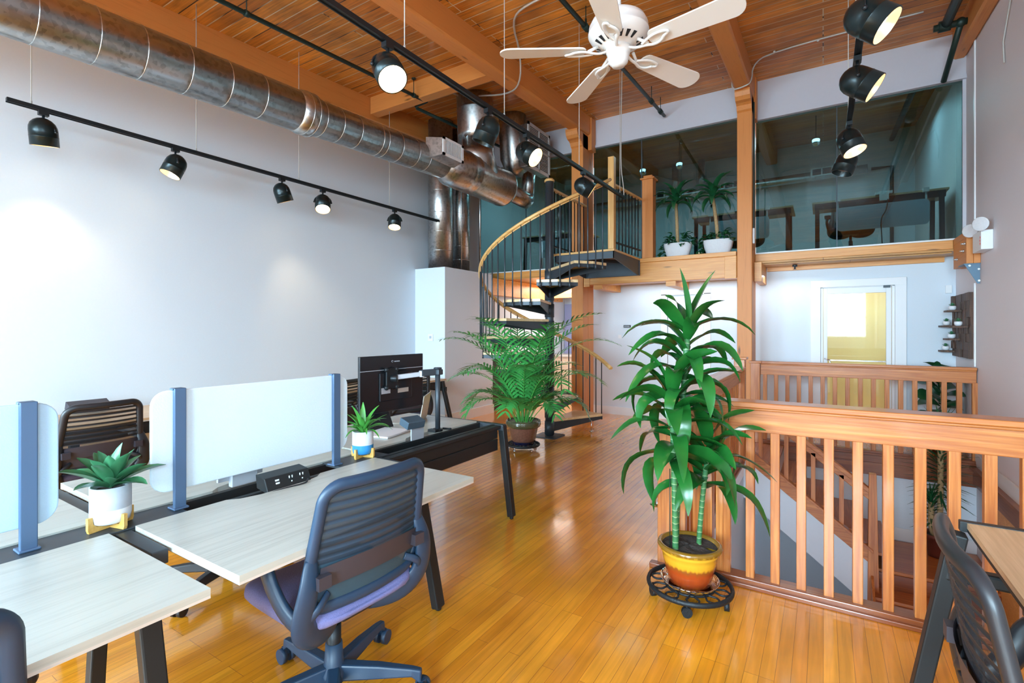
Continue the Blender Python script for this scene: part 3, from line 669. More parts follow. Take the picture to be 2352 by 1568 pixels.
m = MB(); m.box(-2.25, -2.12, 7.215, 7.345, 3.66, 3.72); m.box(-2.29, -2.08, 7.175, 7.385, 3.66, 3.68); m.build('cap', 'beamX', t, True, bevel=.006)

# ================================================================== ductwork
t = thing('air_duct', 'big round galvanised duct running along the left side of the ceiling', 'duct', (-4.25, 3, 3.6))
DXc = -4.25
def dz(y): return 3.413 + .0425 * y
def seamtube(m, pts_r, seams, n=28):
    """pipe along +Y with raised seams: pts_r = [(y, r)], seams=[y]"""
    prof = []
    for y, r in pts_r: prof.append((y, r))
    def rad_at(y):
        for (a, ra), (b, rb) in zip(prof[:-1], prof[1:]):
            if a <= y <= b: return ra + (rb - ra) * (y - a) / max(1e-6, b - a)
        return prof[-1][1]
    m.tube([(DXc, y, dz(y)) for y, r in prof], [r for y, r in prof], n, up=(0, 0, 1))
    for y in seams:
        r = rad_at(y); m.tube([(DXc, y + e, dz(y + e)) for e in (-.004, -.002, .002, .004)], [r, r + .003, r + .003, r], n, up=(0, 0, 1), caps=False)
m = MB(); seamtube(m, [(-2.3, .19), (2.86, .19)], [-.6, .25, .63, 1.02, 1.33, 1.6, 1.9, 2.2, 2.5]); m.build('duct_pipe', 'galv', t, True)
m = MB(); seamtube(m, [(2.86, .19), (2.93, .205), (3.04, .205), (3.05, .178), (5.0, .178)], [2.95, 3.02, 3.12, 3.32, 3.55, 3.85, 3.93, 4.15, 4.42, 4.62]); m.build('duct_pipe', 'galv', t, True)
m = MB(); ys = [(4.98, .178), (5.2, .27), (5.42, .272), (5.44, .278), (5.46, .272), (5.58, .272), (5.6, .278), (5.62, .272), (6.42, .272), (6.44, .28), (6.47, .28), (6.48, .26)]
m.tube([(DXc, y, 3.66) for y, r in ys], [r for y, r in ys], 30, up=(0, 0, 1)); m.build('plenum', 'galv', t, True)
m = MB(); m.tube([(DXc + .02, 6.47, 3.66), (DXc + .02, 7.1, 3.62), (DXc + .02, 7.15, 3.62), (DXc + .02, 7.16, 3.62)], [.135, .135, .142, .135], 24, up=(0, 0, 1))
m.sphere((DXc + .02, 7.16, 3.64), .14, 18); m.cyl((DXc + .02, 7.2, 3.66), (DXc + .05, 7.22, 4.2), .11, n=20); m.build('branch_pipe', 'galv', t, True)
m = MB(); m.tube([(-4.25, 5.9, 3.68), (-4.24, 5.75, 3.95), (-4.22, 5.72, 4.2), (-4.2, 5.7, 4.21), (-4.2, 5.7, 4.22), (-4.2, 5.68, 4.56), (-4.2, 5.68, 4.57), (-4.2, 5.68, 4.58), (-4.2, 5.67, roof(5.67) - .005)], [.27, .262, .258, .265, .258, .258, .265, .258, .258], 28, up=(0, 1, 0)); m.build('riser', 'galv', t, True)
t = thing('air_duct', 'short dark vertical duct with elbow next to the ceiling grille', 'duct', (-4.15, 6.55, 4.3))
m = MB(); m.tube([(-4.15, 6.6, roof(6.6) - .005), (-4.15, 6.6, 4.6), (-4.15, 6.6, 4.59), (-4.15, 6.62, 4.45), (-4.15, 6.68, 4.2), (-4.12, 6.74, 4.02), (-4.05, 6.8, 3.98)], [.215, .215, .222, .215, .24, .22, .1], 24, up=(0, 1, 0)); m.sphere((-4.12, 6.72, 4.18), .25, 18); m.build('pipe', 'galv', t, True)
m = MB(); m.box(-3.95, -3.813, 6.5, 7.17, 3.95, 4.6); m.build('boot', 'galv', t, True, bevel=.004)
t2 = thing('return_grille', 'large louvred ceiling return grille beside the short vertical duct', 'grille', (-3.8, 6.83, 4.27))
m = MB(); y0, y1, z0, z1 = 6.48, 7.19, 3.93, 4.62
m.box(-3.808, -3.79, y0, y1, z0, z0 + .045); m.box(-3.808, -3.79, y0, y1, z1 - .045, z1); m.box(-3.808, -3.79, y0, y0 + .045, z0, z1); m.box(-3.808, -3.79, y1 - .045, y1, z0, z1)
m.box(-3.808, -3.79, y0, y1, (z0 + z1) / 2 - .01, (z0 + z1) / 2 + .01); m.box(-3.808, -3.79, (y0 + y1) / 2 - .008, (y0 + y1) / 2 + .008, z0, z1); m.build('frame', 'grille', t2, True)
m = MB()
for i in range(24): z = z0 + .055 + i * .0245; m.box(-3.806, -3.797, y0 + .04, y1 - .04, z, z + .007)
m.build('louvres', 'grille', t2, True)
m = MB(); m.box(-3.812, -3.808, y0 + .03, y1 - .03, z0 + .03, z1 - .03); m.build('backing', 'dark', t2, True)
t = thing('supply_register', 'small rectangular supply register on the side of the big duct', 'register', (-3.9, 4.8, 3.68))
m = MB(); m.hexa([(-4.12, 4.56, 3.55), (-3.9, 4.62, 3.58), (-3.9, 5.0, 3.58), (-4.12, 5.06, 3.55), (-4.12, 4.56, 3.81), (-3.9, 4.62, 3.78), (-3.9, 5.0, 3.78), (-4.12, 5.06, 3.81)]); m.build('box', 'galv', t, True)
m = MB(); m.box(-3.9, -3.885, 4.61, 4.65, 3.57, 3.79); m.box(-3.9, -3.885, 4.97, 5.01, 3.57, 3.79); m.box(-3.9, -3.885, 4.61, 5.01, 3.57, 3.6); m.box(-3.9, -3.885, 4.61, 5.01, 3.76, 3.79)
for i in range(12): y = 4.665 + i * .0255; m.box(-3.897, -3.889, y, y + .011, 3.6, 3.76)
m.build('grille_face', 'trimw', t, True)
m = MB(); m.box(-3.9, -3.897, 4.64, 4.98, 3.6, 3.76); m.build('backing', 'dark', t, True)
for (x, y, r, lab, zz) in ((-5.2, 6.1, .195, 'wider vertical galvanised pipe on top of the white chase', [2.7, 3.0, 3.3, 3.65, 4.0]), (-5.23, 6.65, .158, 'narrower vertical galvanised pipe on the white chase, farther one', [2.62, 2.85, 3.1, 3.4, 3.7, 4.1])):
    m = MB(); m.tube([(x, y, 2.41), (x, y, roof(y) - .01)], [r, r], 28, up=(0, 1, 0))
    for z in zz: m.tube([(x, y, z + e) for e in (-.005, 0, .005)], [r, r + .004, r], 28, up=(0, 1, 0), caps=False)
    m = m; one(m, 'vertical_duct', 'galv', lab, 'duct')
m = MB(); m.cyl((-4.96, 6.33, 2.41), (-4.96, 6.33, 4.78), .013, n=8); one(m, 'thin_pipe', 'galv', 'thin steel pipe between the two vertical galvanised ducts', 'pipe')
m = MB(); m.cyl((-5.02, 6.93, 2.41), (-5.02, 6.93, 4.81), .017, n=8); one(m, 'thin_pipe', 'galv', 'thin steel pipe right of the vertical galvanised ducts', 'pipe')

# ================================================================== pipes and conduits
t = thing('sprinkler_pipe', 'dark green sprinkler pipe along the ceiling above the big duct', 'pipe', (-4.5, 3, 4.4))
def rz(y, d): return roof(y) - d
m = MB(); m.tube([(-4.5, -2.5, rz(-2.5, .22)), (-4.5, 5.0, rz(5, .22)), (-4.72, 5.02, rz(5, .22)), (-4.72, 5.05, rz(5, .24)), (-4.72, 7.5, rz(7.5, .24))], .022, 10); m.build('pipe', 'sprk', t, True)
for y in (2.55, 4.75):
    m = MB(); m.cyl((-4.5, y, rz(y, .2)), (-4.5, y, rz(y, .0)), .005, n=6); m.cyl((-4.5, y, rz(y, .0) - .012), (-4.5, y, rz(y, .0)), .03, n=10); m.cyl((-4.5, y - .02, rz(y, .22)), (-4.5, y + .02, rz(y, .22)), .03, n=10); m.build('hanger', 'sprk', t, True)
t = thing('sprinkler_pipe', 'dark sprinkler pipe passing behind the ceiling fan', 'pipe', (-2.02, 5, 4.5))
m = MB(); m.tube([(-2.02, -2.5, rz(-2.5, .21)), (-2.02, 7.5, rz(7.5, .21))], .024, 10); m.build('pipe', 'sprk', t, True)
for y in (4.6, 6.85, 7.3):
    m = MB(); m.cyl((-2.02, y, rz(y, .2)), (-2.02, y, rz(y, 0)), .005, n=6); m.cyl((-2.02, y - .04, rz(y, .21)), (-2.02, y + .04, rz(y, .21)), .034, n=10)
    if y < 6: m.cyl((-2.02, y, rz(y, .19)), (-2.02, y, rz(y, .13)), .012, n=8)
    m.build('fitting', 'sprk', t, True)
t = thing('sprinkler_pipe', 'thick dark sprinkler pipe with elbows in the top right corner', 'pipe', (1.1, 6, 4.7))
m = MB(); m.tube([(1.1, 2, rz(2, .16)), (1.1, 6.85, rz(6.85, .16))], .045, 12); m.tube([(1.0, 6.88, rz(6.9, .17)), (1.27, 6.88, rz(6.9, .17))], .034, 10); m.tube([(1.22, 6.85, rz(6.9, .17)), (1.18, 7.5, rz(7.5, .55))], .028, 10); m.build('pipe', 'sprk', t, True)
m = MB(); m.cyl((1.1, 5.75, rz(5.75, .16)), (1.1, 5.95, rz(5.95, .16)), .062, n=12); m.cyl((1.04, 6.88, rz(6.9, .17)), (1.14, 6.88, rz(6.9, .17)), .055, n=12); m.sphere((1.22, 6.88, rz(6.9, .17)), .05, 12); m.build('fitting', 'sprk', t, True)
cd = smoothline([(-4.35, 5.3, rz(5.3, .02)), (-4.3, 5.55, rz(5.5, .03)), (-4.1, 5.55, rz(5.5, .05)), (-3.4, 5.3, rz(5.3, .3)), (-3.12, 5.15, rz(5.2, .3)), (-3.0, 4.95, rz(4.9, .03)), (-2.75, 4.35, rz(4.35, .02)), (-2.5, 4.2, rz(4.2, .02)), (-1.9, 4.2, rz(4.2, .02)), (-1.1, 3.9, rz(3.9, .02))])
m = MB(); m.tube(cd, .011, 8); one(m, 'conduit', 'conduit', 'pale conduit bending across the ceiling from the dark duct to the fan', 'conduit')
cd = smoothline([(-1.1, 3.9, rz(3.9, .02)), (-.95, 3.9, rz(3.9, .3)), (-.8, 3.9, rz(3.9, .3)), (-.77, 3.9, rz(3.9, .02)), (-.3, 3.9, rz(3.9, .015))])
m = MB(); m.tube(cd, .008, 8); one(m, 'conduit', 'conduit', 'conduit wrapped over the beam above the fan blade', 'conduit')
cd = smoothline([(-1.0, 7.0, rz(7.0, .05)), (-1.0, 6.9, rz(6.9, .3)), (-.88, 6.88, rz(6.88, .305)), (-.76, 6.88, rz(6.88, .27)), (-.76, 6.95, rz(6.9, .02)), (-.55, 6.75, rz(6.8, .012)), (.9, 6.75, rz(6.75, .012))])
m = MB(); m.tube(cd, .009, 8)
for p in ((-.5, 6.75), (-.05, 6.75), (.5, 6.75)): m.sphere((p[0], p[1], rz(p[1], .018)), .016, 8)
one(m, 'cable', 'cable', 'metal-clad cable clipped along the ceiling right of the timber post', 'cable')
m = MB(); m.tube([(1.38, 5.2, 4.45), (1.375, 5.9, 4.35), (1.378, 6.15, 4.05), (1.378, 6.12, 3.85)], .007, 6); one(m, 'cable', 'cable', 'loose cable hanging from the beam in the top right corner', 'cable')
# ================================================================== track lighting
TZ = 3.15
CR, CT = Vector((cos(CTH), sin(CTH), 0)), Vector((sin(CTH), -cos(CTH), 0))   # across the room view, and back along it
def track(label, x, y0, y1, cabs, feed=None):
    t = thing('light_track', label, 'light track', (x, (y0 + y1) / 2, TZ))
    m = MB(); m.box(x - .018, x + .018, y0, y1, TZ - .012, TZ + .014); m.box(x - .02, x - .013, y0, y1, TZ - .018, TZ - .012); m.box(x + .013, x + .02, y0, y1, TZ - .018, TZ - .012); m.build('rail', 'black', t, True)
    for y in cabs:
        m = MB(); m.cyl((x, y, TZ), (x, y, roof(y)), .0035, n=6); m.cyl((x, y, TZ + .012), (x, y, TZ + .04), .007, n=6); m.build('hanging_cable', 'cable', t, True)
    if feed:
        m = MB(); m.tube(smoothline(feed), .006, 6); m.build('power_cord', 'cable', t, True)
    return t
track('left light track hanging in front of the white wall', -5.1, 1.095, 6.27, [1.23, 2.4, 3.5, 4.9], [(-5.1, 6.1, roof(6.1)), (-5.1, 6.1, 4.2), (-5.1, 6.1, 3.55), (-5.1, 6.2, 3.35), (-5.1, 6.25, 3.16)])
track('middle light track running left of the ceiling fan', -2.17, -1.5, 6.16, [-.5, 2.21, 3.33, 4.77, 6.0], [(-2.17, 6.08, roof(6.1)), (-2.17, 6.05, 4.2), (-2.17, 6.03, 3.5), (-2.17, 6.13, 3.3), (-2.17, 6.15, 3.16)])
track('right light track hanging near the stair opening', .18, 1.2, 5.75, [1.6, 2.62, 3.9, 5.05], None)
def spot(label, x, y, d, lit, energy=5, yaw=0, s=1.0, grp=None):
    """round-backed black can on a yoke; d = where the mouth points"""
    d = Vector(d).normalized(); t = thing('track_spotlight', label, 'spotlight', (x, y, TZ - .018), 0)
    piv = Vector((0, 0, -.15)); u = d.orthogonal()
    z = Vector((0, 0, 1)); side = d.cross(z); side = side.normalized() if side.length > .25 else Vector((cos(yaw), sin(yaw), 0))
    side = (side - d * side.dot(d)).normalized()
    r = .088 * s; L_ = .19 * s
    m = MB(); m.box(-.02, .02, -.03, .03, -.03, .0); m.cyl((0, 0, -.07), (0, 0, -.03), .009, n=8); m.build('track_adapter', 'black', t)
    c0 = piv - d * L_ * .42
    prof = [(0, -.02), (r * .35, -.014), (r * .62, .0), (r * .85, .022), (r * .97, .05), (r, .08), (r, .118), (r * 1.012, .119), (r * 1.012, .123), (r, .124), (r, L_), (r * .93, L_), (r * .9, L_ - .02), (r * .6, L_ - .05), (0, L_ - .05)]
    m = MB(); m.lathe(prof[:12], c0, 28, d); can = m.build('can', 'spot', t, fix=False)
    m = MB(); m.lathe([(r * .95, L_ - .001), (r * .9, L_ - .02), (r * .76, L_ - .045)], c0, 28, d); m.build('reflector', 'inner' if lit else 'spot', can, fix=False)
    m = MB(); m.lathe([(r * .76, L_ - .045), (r * .4, L_ - .04), (0, L_ - .038)], c0, 28, d); m.build('bulb', 'lens' if lit else 'lensoff', can, fix=False)
    yk = []
    top = Vector((0, 0, -.072)); bx = side * (r + .008)
    p = piv + d * .0
    for k in range(13):
        a = pi * k / 12; yk.append(p + bx * cos(a) + (top - p) * sin(a))
    m = MB(); m.tube(yk, .009, 6, flat=.3); m.sphere(p + bx, .012, 8); m.sphere(p - bx, .012, 8); m.build('yoke', 'black', t)
    if lit:
        l = lamp('spot_bulb', 'SPOT', (0, 0, 0), energy, (1, .74, .45), shadow_soft_size=.04, spot_size=rad(75), spot_blend=.8)
        l.parent = t; l.location = c0 + d * (L_ + .005); l.rotation_mode = 'QUATERNION'; l.rotation_quaternion = Vector((0, 0, -1)).rotation_difference(d)
    return t
dn = Vector((0, 0, -1))
spot('spotlight facing the wall at the far left of the left track', -5.1, 1.3, dn - CT * .22 - CR * .1, True, 18, yaw=.55)
spot('tilted lit spotlight, second from the left on the left track', -5.1, 2.22, dn - CR * .3 + CT * .3, True, 4)
spot('turned-away spotlight in the middle of the left track', -5.1, 3.29, dn + CR * .22 - CT * .34, True, 26)
spot('brightly glowing spotlight on the left track beside an unlit one', -5.1, 3.82, dn + CR * .2 + CT * .5, True, 6)
spot('small lit spotlight nearest the vertical ducts on the left track', -5.1, 5.0, dn + CT * .35 + CR * .05, True, 4)
spot('large glaring spotlight nearest the camera on the middle track', -2.17, 2.07, dn + CT * .6 + CR * .5, True, 8)
spot('unlit spotlight hanging in front of the dark riser duct', -2.17, 3.1, dn - CR * .42 - CT * .15, False)
spot('lit spotlight in front of the louvred return grille', -2.17, 3.68, dn * .62 + CR * .75 + CT * .45, True, 6)
spot('spotlight seen from the side in front of the left timber post', -2.17, 4.87, dn * .55 + CR * .85 + CT * .02, True, 5)
spot('biggest lit spotlight at the top of the right track', .18, 2.98, dn * .72 + CR * .62 + CT * .5, True, 7)
spot('second lit spotlight down the right track', .18, 3.72, dn * .6 + CR * .68 + CT * .45, True, 7)
spot('third spotlight on the right track, pointing down and lit', .18, 4.85, dn + CR * .2 + CT * .38, True, 5)
spot('farthest dark spotlight on the right track', .18, 5.45, dn - CR * .35 - CT * .1, False)

# ================================================================== ceiling fan
FX, FY, FZ = -1.09, 2.985, 3.2
t = thing('ceiling_fan', 'white five-blade ceiling fan hanging from a rod', 'ceiling fan', (FX, FY, FZ))
m = MB(); m.cyl((0, 0, .2), (0, 0, roof(FY) - FZ), .017, n=14); m.build('downrod', 'fan', t)
m = MB(); m.lathe([(0, .0), (.075, -.04), (.08, .0), (.07, .03), (.0, .03)], (0, 0, roof(FY) - FZ - .03), 24); m.build('canopy', 'fan', t)
m = MB(); m.lathe([(.03, .26), (.05, .24), (.09, .225), (.13, .21), (.165, .185), (.182, .15), (.185, .115), (.188, .112), (.188, .105), (.18, .09), (.16, .06), (.12, .035), (.09, .03), (.085, .02), (.0, .02)], n=40); mh = m.build('motor_housing', 'fan', t)
for k in range(20):
    a = 2 * pi * (k + .5) / 20; m = MB()
    if k % 4 == 3: continue
    c, s = cos(a), sin(a)
    def q(r, w, z): return (c * r - s * w, s * r + c * w, z)
    m.add([q(.112, -.007, .030), q(.112, .007, .030), q(.152, .013, .051), q(.152, -.013, .051)], [(0, 1, 2, 3)])
    m.build('vent_slot', 'dark', mh)
m = MB(); m.lathe([(0, .025), (.075, .02), (.078, .0), (.072, -.02), (.066, -.022), (.064, -.05), (.058, -.075), (.045, -.085), (.04, -.095), (0, -.098)], n=32); m.build('switch_housing', 'fan', t)
for k in range(5):
    a = rad(-7 + 72 * k); Rz = Matrix.Rotation(a, 3, 'Z'); Rx = Matrix.Rotation(rad(-11), 3, 'X')
    m = MB(); out = []
    for i in range(13): ang = pi / 2 - pi * i / 12; out.append((.675 + .072 * cos(ang), .083 * sin(ang)))
    for i in range(9): ang = -pi / 2 - pi * i / 8; out.append((.24 + .04 * cos(ang), .062 * sin(ang)))
    pts = [Rz @ (Rx @ Vector((x, y, z))) for z in (.0, .009) for x, y in out]; n = len(out)
    pts = [p + Vector((0, 0, .0)) for p in pts]
    m.add(pts, [tuple(range(n)), tuple(range(2 * n - 1, n - 1, -1))] + [(i, n + i, n + (i + 1) % n, (i + 1) % n) for i in range(n)], False); bd = m.build('blade', 'blade', t)
    m = MB()
    arm = [Rz @ (Rx @ Vector(p)) for p in ((.3, 0, -.012), (.27, .032, -.012), (.22, .042, -.012), (.18, .022, -.014), (.12, .01, -.018), (.07, .0, -.0))]
    arm2 = [Rz @ (Rx @ Vector(p)) for p in ((.3, 0, -.012), (.33, -.012, -.012), (.32, -.035, -.012), (.25, -.04, -.012), (.2, -.022, -.014), (.16, -.0, -.016))]
    m.tube(smoothline(arm), .011, 8, flat=.6); m.tube(smoothline(arm2), .010, 8, flat=.6); m.tube([Rz @ Vector((.19, .02, -.01)), Rz @ Vector((.13, 0, .03))], .01, 8); m.build('blade_iron', 'fan', bd)

# ================================================================== task chair
def make_chair(label, seatm='seat', frm='navy', mesh='mesh', arms=(1, 1), grp=None):
    t = thing('task_chair', label, 'chair', (0, 0, 0), 0, grp)
    # sitter faces +x; five-star base
    m = MB(); m.lathe([(0, .075), (.05, .07), (.052, .1), (.034, .13), (.03, .2), (0, .2)], n=20); m.build('base_hub', frm, t)
    for k in range(5):
        a = 2 * pi * k / 5; c, s = cos(a), sin(a); Rz = Matrix.Rotation(a, 3, 'Z')
        m = MB(); vs = []
        for x, w, z0, z1 in ((.03, .03, .07, .125), (.17, .026, .075, .118), (.29, .02, .078, .105), (.325, .017, .05, .098)):
            vs += [Rz @ Vector((x, -w, z0)), Rz @ Vector((x, w, z0)), Rz @ Vector((x, w * .7, z1)), Rz @ Vector((x, -w * .7, z1))]
        fs = [(0, 1, 2, 3), (15, 14, 13, 12)]
        for i in range(3):
            for j in range(4): fs.append((i * 4 + j, i * 4 + (j + 1) % 4, i * 4 + 4 + (j + 1) % 4, i * 4 + 4 + j))
        m.add(vs, fs, False); bl = m.build('base_leg', frm, t, bevel=.006)
        m = MB(); cx, cy = c * .325, s * .325; ax = Vector((-s, c, 0)); cc = Vector((cx, cy, .03))
        for sg in (-1, 1): m.cyl(cc + ax * .008 * sg, cc + ax * .027 * sg, .029, n=18)
        m.box(cx - .012, cx + .012, cy - .012, cy + .012, .035, .062); m.build('caster', frm, bl)
    m = MB(); m.cyl((0, 0, .12), (0, 0, .27), .026, n=16); m.cyl((0, 0, .25), (0, 0, .36), .016, n=12); m.build('gas_column', 'black', t)
    m = MB(); m.hexa([(-.14, -.06, .345), (.12, -.09, .345), (.12, .09, .345), (-.14, .06, .345), (-.16, -.08, .39), (.16, -.13, .39), (.16, .13, .39), (-.16, .08, .39)]); m.build('mechanism', 'chairblk', t, bevel=.01)
    # seat cushion: rounded block, waterfall front
    def seatf(u, v):
        a = 2 * pi * u; r = 1; e = 5
        ca, sa = cos(a), sin(a); q = (abs(ca) ** e + abs(sa) ** e) ** (-1 / e)
        ph = pi * (v - .5); sc = abs(cos(ph)) ** .35; zz = (1 if ph > 0 else -1) * abs(sin(ph)) ** .7
        x, y = ca * q * sc * .235, sa * q * sc * .245
        z = .425 + zz * .045 + .008 * (1 - sc) - .045 * max(0, x - .12) ** 1.2 * 3 - .02 * (1 - (y / .25) ** 2) * (zz > 0)
        return (x + .02, y, z)
    m = MB(); m.grid(seatf, 40, 16); m.build('seat', seatm, t)
    # back: closed loop frame, leaning and dished
    def bk(y, z):   # surface of the back: x from y, z
        h = (z - .5) / .45
        return -.235 - .055 * h + .05 * max(0, 1 - h) * .4 + .10 * (y / .24) ** 2 * (1 if z < .96 else 1) * .42 - .0
    def outline(inset, n=9):
        pts = []; zt, zb = .868 - inset, .47 + inset; wt, wb = .205 - inset, .235 - inset
        r = .06
        for cy, cz, a0 in ((wt - r, zt - r, 0), (-(wt - r), zt - r, 90), (-(wb - .08), zb + .07, 180), (wb - .08, zb + .07, 270)):
            rr = r if cz > .7 else .075
            for i in range(n + 1):
                a = rad(a0 + 90 * i / n); pts.append((cy + rr * cos(a), cz + rr * sin(a)))
        return pts
    lp = [(bk(y, z), y, z) for y, z in outline(0)]
    # resample straight runs so the dish is followed
    q = []
    for a, b in zip(lp, lp[1:] + lp[:1]):
        d = (Vector(b) - Vector(a)).length; k = max(1, int(d / .04))
        for i in range(k):
            y = a[1] + (b[1] - a[1]) * i / k; z = a[2] + (b[2] - a[2]) * i / k; q.append((bk(y, z), y, z))
    m = MB(); m.tube(q, .021, 10, closed=True, flat=.75, up=(1, 0, 0)); m.build('back_frame', frm, t)
    # mesh with raised bands
    m = MB()
    def half(z): return .198 + (.228 - .198) * (.85 - z) / .4 - (.05 * max(0, (z - .81) / .05)) ** 1
    nz = 84; vs = []
    rows = [.485 + (.852 - .485) * i / nz for i in range(nz + 1)]
    def rip(z):
        if z < .62: return 0
        return .0055 * abs(sin(pi * (z - .62) / .029)) ** 3
    for z in rows:
        hw = max(.02, half(z) - (.03 if z < .50 else 0))
        for j in range(15):
            y = -hw + 2 * hw * j / 14; vs.append((bk(y, z) - .004 + rip(z), y, z))
    fs = []; ms = []
    for i in range(nz):
        zc = (rows[i] + rows[i + 1]) / 2; band = zc > .62 and (sin(pi * (zc - .62) / .029) ** 2 > .55); low = zc < .615
        for j in range(14): fs.append((i * 15 + j, i * 15 + j + 1, i * 15 + 16 + j, i * 15 + 15 + j)); ms.append(1 if band else (2 if low else 0))
    m.add(vs, fs, True); m.m = ms; m.build('back_mesh', [mesh, 'meshband' if frm == 'navy' else frm, 'lumbar' if mesh == 'meshb' else 'meshlow'], t, fix=False)
    m = MB()
    def lum(u, v): y = -.2 + .4 * u; z = .545 + .075 * v - .01 * abs(y / .2) ** 3; return (bk(y, z) - .018, y, z)
    m.grid(lum, 16, 3); 
    for sg in (-1, 1): m.box(-.245, -.215, sg * .198 - .022, sg * .198 + .022, .552, .592)
    m.build('lumbar_support', 'lumbar', t, fix=False)
    # yoke sweeping from the frame sides under the seat
    m = MB()
    for sg in (-1, 1):
        arm = smoothline([(bk(.2, .62), sg * .222, .64), (-.222, sg * .24, .56), (-.205, sg * .25, .47), (-.19, sg * .235, .41), (-.17, sg * .17, .365), (-.12, sg * .08, .35), (-.06, sg * .03, .35)])
        rs = [.02 + .022 * sin(pi * min(1, i / (len(arm) - 1) * 1.1)) for i in range(len(arm))]
        m.tube(arm, rs, 12, flat=.4, up=(1, 0, 0))
        arm = smoothline([(bk(.15, .52), sg * .16, .512), (-.225, sg * .205, .49), (-.205, sg * .235, .45), (-.18, sg * .22, .39)])
        m.tube(arm, .014, 8, flat=.5, up=(1, 0, 0))
    m.build('back_yoke', frm, t)
    for sg, on in ((-1, arms[0]), (1, arms[1])):
        if not on: continue
        m = MB(); st = smoothline([(-.19, sg * .245, .43), (-.13, sg * .265, .47), (-.085, sg * .28, .54), (-.07, sg * .285, .58), (-.04, sg * .28, .61), (.03, sg * .27, .617)])
        m.tube(st, [.034] * 2 + [.03] * (len(st) - 2), 10, flat=.6, up=(0, 1, 0)); m.build('arm_support', frm, t)
        m = MB(); m.rbox(-.08, .15, sg * .27 - .04, sg * .27 + .04, .617, .64, .03, 4); m.build('arm_pad', 'chairblk', t, bevel=.006)
    return t
M['meshlow'] = mat('chair_mesh_lower', (.03, .07, .10), .8, alpha=.88)
c0 = make_chair('blue-framed task chair with lavender seat, seen from behind in the foreground')
c0.scale = (1.07, 1.07, 1.07); c0.location = (-1.64, 1.28, 0); c0.rotation_euler = (0, 0, pi - .06)
dup(c0, (-1.53, .04, 0), pi + .1, 'dark task chair back cut off at the bottom left corner')
cb = make_chair('black task chair facing the wall desk, behind the leafy plant in the white pot', 'seatd', 'chairblk', 'meshb')
cb.scale = (1.07, 1.07, 1.07); cb.location = (-4.5, 1.38, 0); cb.rotation_euler = (0, 0, pi + .08)
dup(cb, (-2.9, 1.53, 0), .12, 'task chair mostly hidden behind the left end of the long white screen')
dup(cb, (-4.3, 3.25, 0), pi + .1, 'black chair back between the white screen and the black monitor')
dup(cb, (-4.3, 4.33, 0), pi - .3, 'black chair with plum seat seen behind the monitor arm')
c4 = dup(cb, (.55, 1.6, 0), .0, 'black and blue chair at the wooden desk in the bottom right corner')

# ================================================================== bench desks
def desk(label, x0, x1, y0, y1, top='laminate', legs=(), cut=None, grp=None, edge='edge'):
    t = thing('desk', label, 'desk', ((x0 + x1) / 2, (y0 + y1) / 2, 0), 0, grp)
    poly = [(x0, y0), (x1, y0), (x1, y1), (x0, y1)]
    if cut:   # cable scallop in one long edge: (x edge, depth, ya, yb)
        xe, dp, ya, yb = cut
        sc = [(xe, ya), (xe + dp * .6, ya + .04), (xe + dp, ya + .12), (xe + dp, yb - .12), (xe + dp * .6, yb - .04), (xe, yb)]
        poly = [(x0, y0), (x1, y0), (x1, y1), (x0, y1)]
        if abs(xe - x0) < .01: poly = [(x0, y0), (x1, y0), (x1, y1), (x0, y1)] + sc[::-1]
        else: poly = [(x0, y0), (x1, y0)] + sc + [(x1, y1), (x0, y1)]
    m = MB(); m.prism(poly, 'Z', .712, .732); m.build('desktop', top, t, True)
    m = MB(); m.prism(poly, 'Z', .704, .712); m.build('edge_band', edge, t, True)
    m = MB(); m.box(x0 + .08, x1 - .08, y0 + .04, y0 + .08, .665, .704); m.box(x0 + .08, x1 - .08, y1 - .08, y1 - .04, .665, .704); m.build('support_rail', 'blackp', t, True)
    for (xa, ya, xb, yb) in legs:
        m = MB(); m.bar((xa, ya, .70), (xb, yb, .015), .045, .06, up=(0, 1, 0)); m.cyl((xb, yb, 0), (xb, yb, .02), .016, n=10); m.build('leg', 'blackp', t, True, bevel=.006)
    return t
desk('pale oak desk in front of the foreground task chair', -2.13, -1.44, .795, 1.935, legs=[(-1.78, 1.9, -1.685, 1.96)], cut=(-2.13, .055, 1.12, 1.58))
desk('pale oak desk at the bottom left with a black leg', -2.13, -1.44, -.4, .715, legs=[(-1.74, .67, -1.63, .69)])
desk('pale oak desktop behind the long white screen', -3.02, -2.3, .83, 1.965, legs=[(-2.86, .86, -2.92, .82)], cut=(-2.3, -.055, 1.15, 1.6))
desk('pale oak desktop behind the left blue screen', -3.02, -2.3, -.4, .75)
desk('far desk of the bench carrying the monitor arm and the laptop', -3.02, -2.3, 2.0, 3.13, cut=(-2.3, -.055, 2.35, 2.75), legs=[(-2.9, 3.15, -2.98, 3.2)])
t = thing('bench_frame', 'black steel spine and end frame joining the white desks', 'desk frame', (-2.2, 1.5, 0))
m = MB()
for x in (-2.145, -2.285): m.box(x - .014, x + .014, -.4, 3.15, .68, .722)
m.box(-2.28, -2.15, -.4, 3.15, .60, .61); m.build('spine_rail', 'blackp', t, True, bevel=.002)
m = MB(); m.box(-2.29, -1.85, .735, .785, .672, .72); m.box(-3.0, -2.29, .765, .815, .672, .715); m.build('cross_rail', 'char', t, True, bevel=.003)
m = MB(); m.box(-2.29, -1.8, 1.94, 1.985, .68, .722); m.build('cross_rail', 'char', t, True, bevel=.003)
m = MB(); m.box(-3.02, -2.06, 3.135, 3.185, .68, .725); m.build('end_rail', 'char', t, True, bevel=.004)
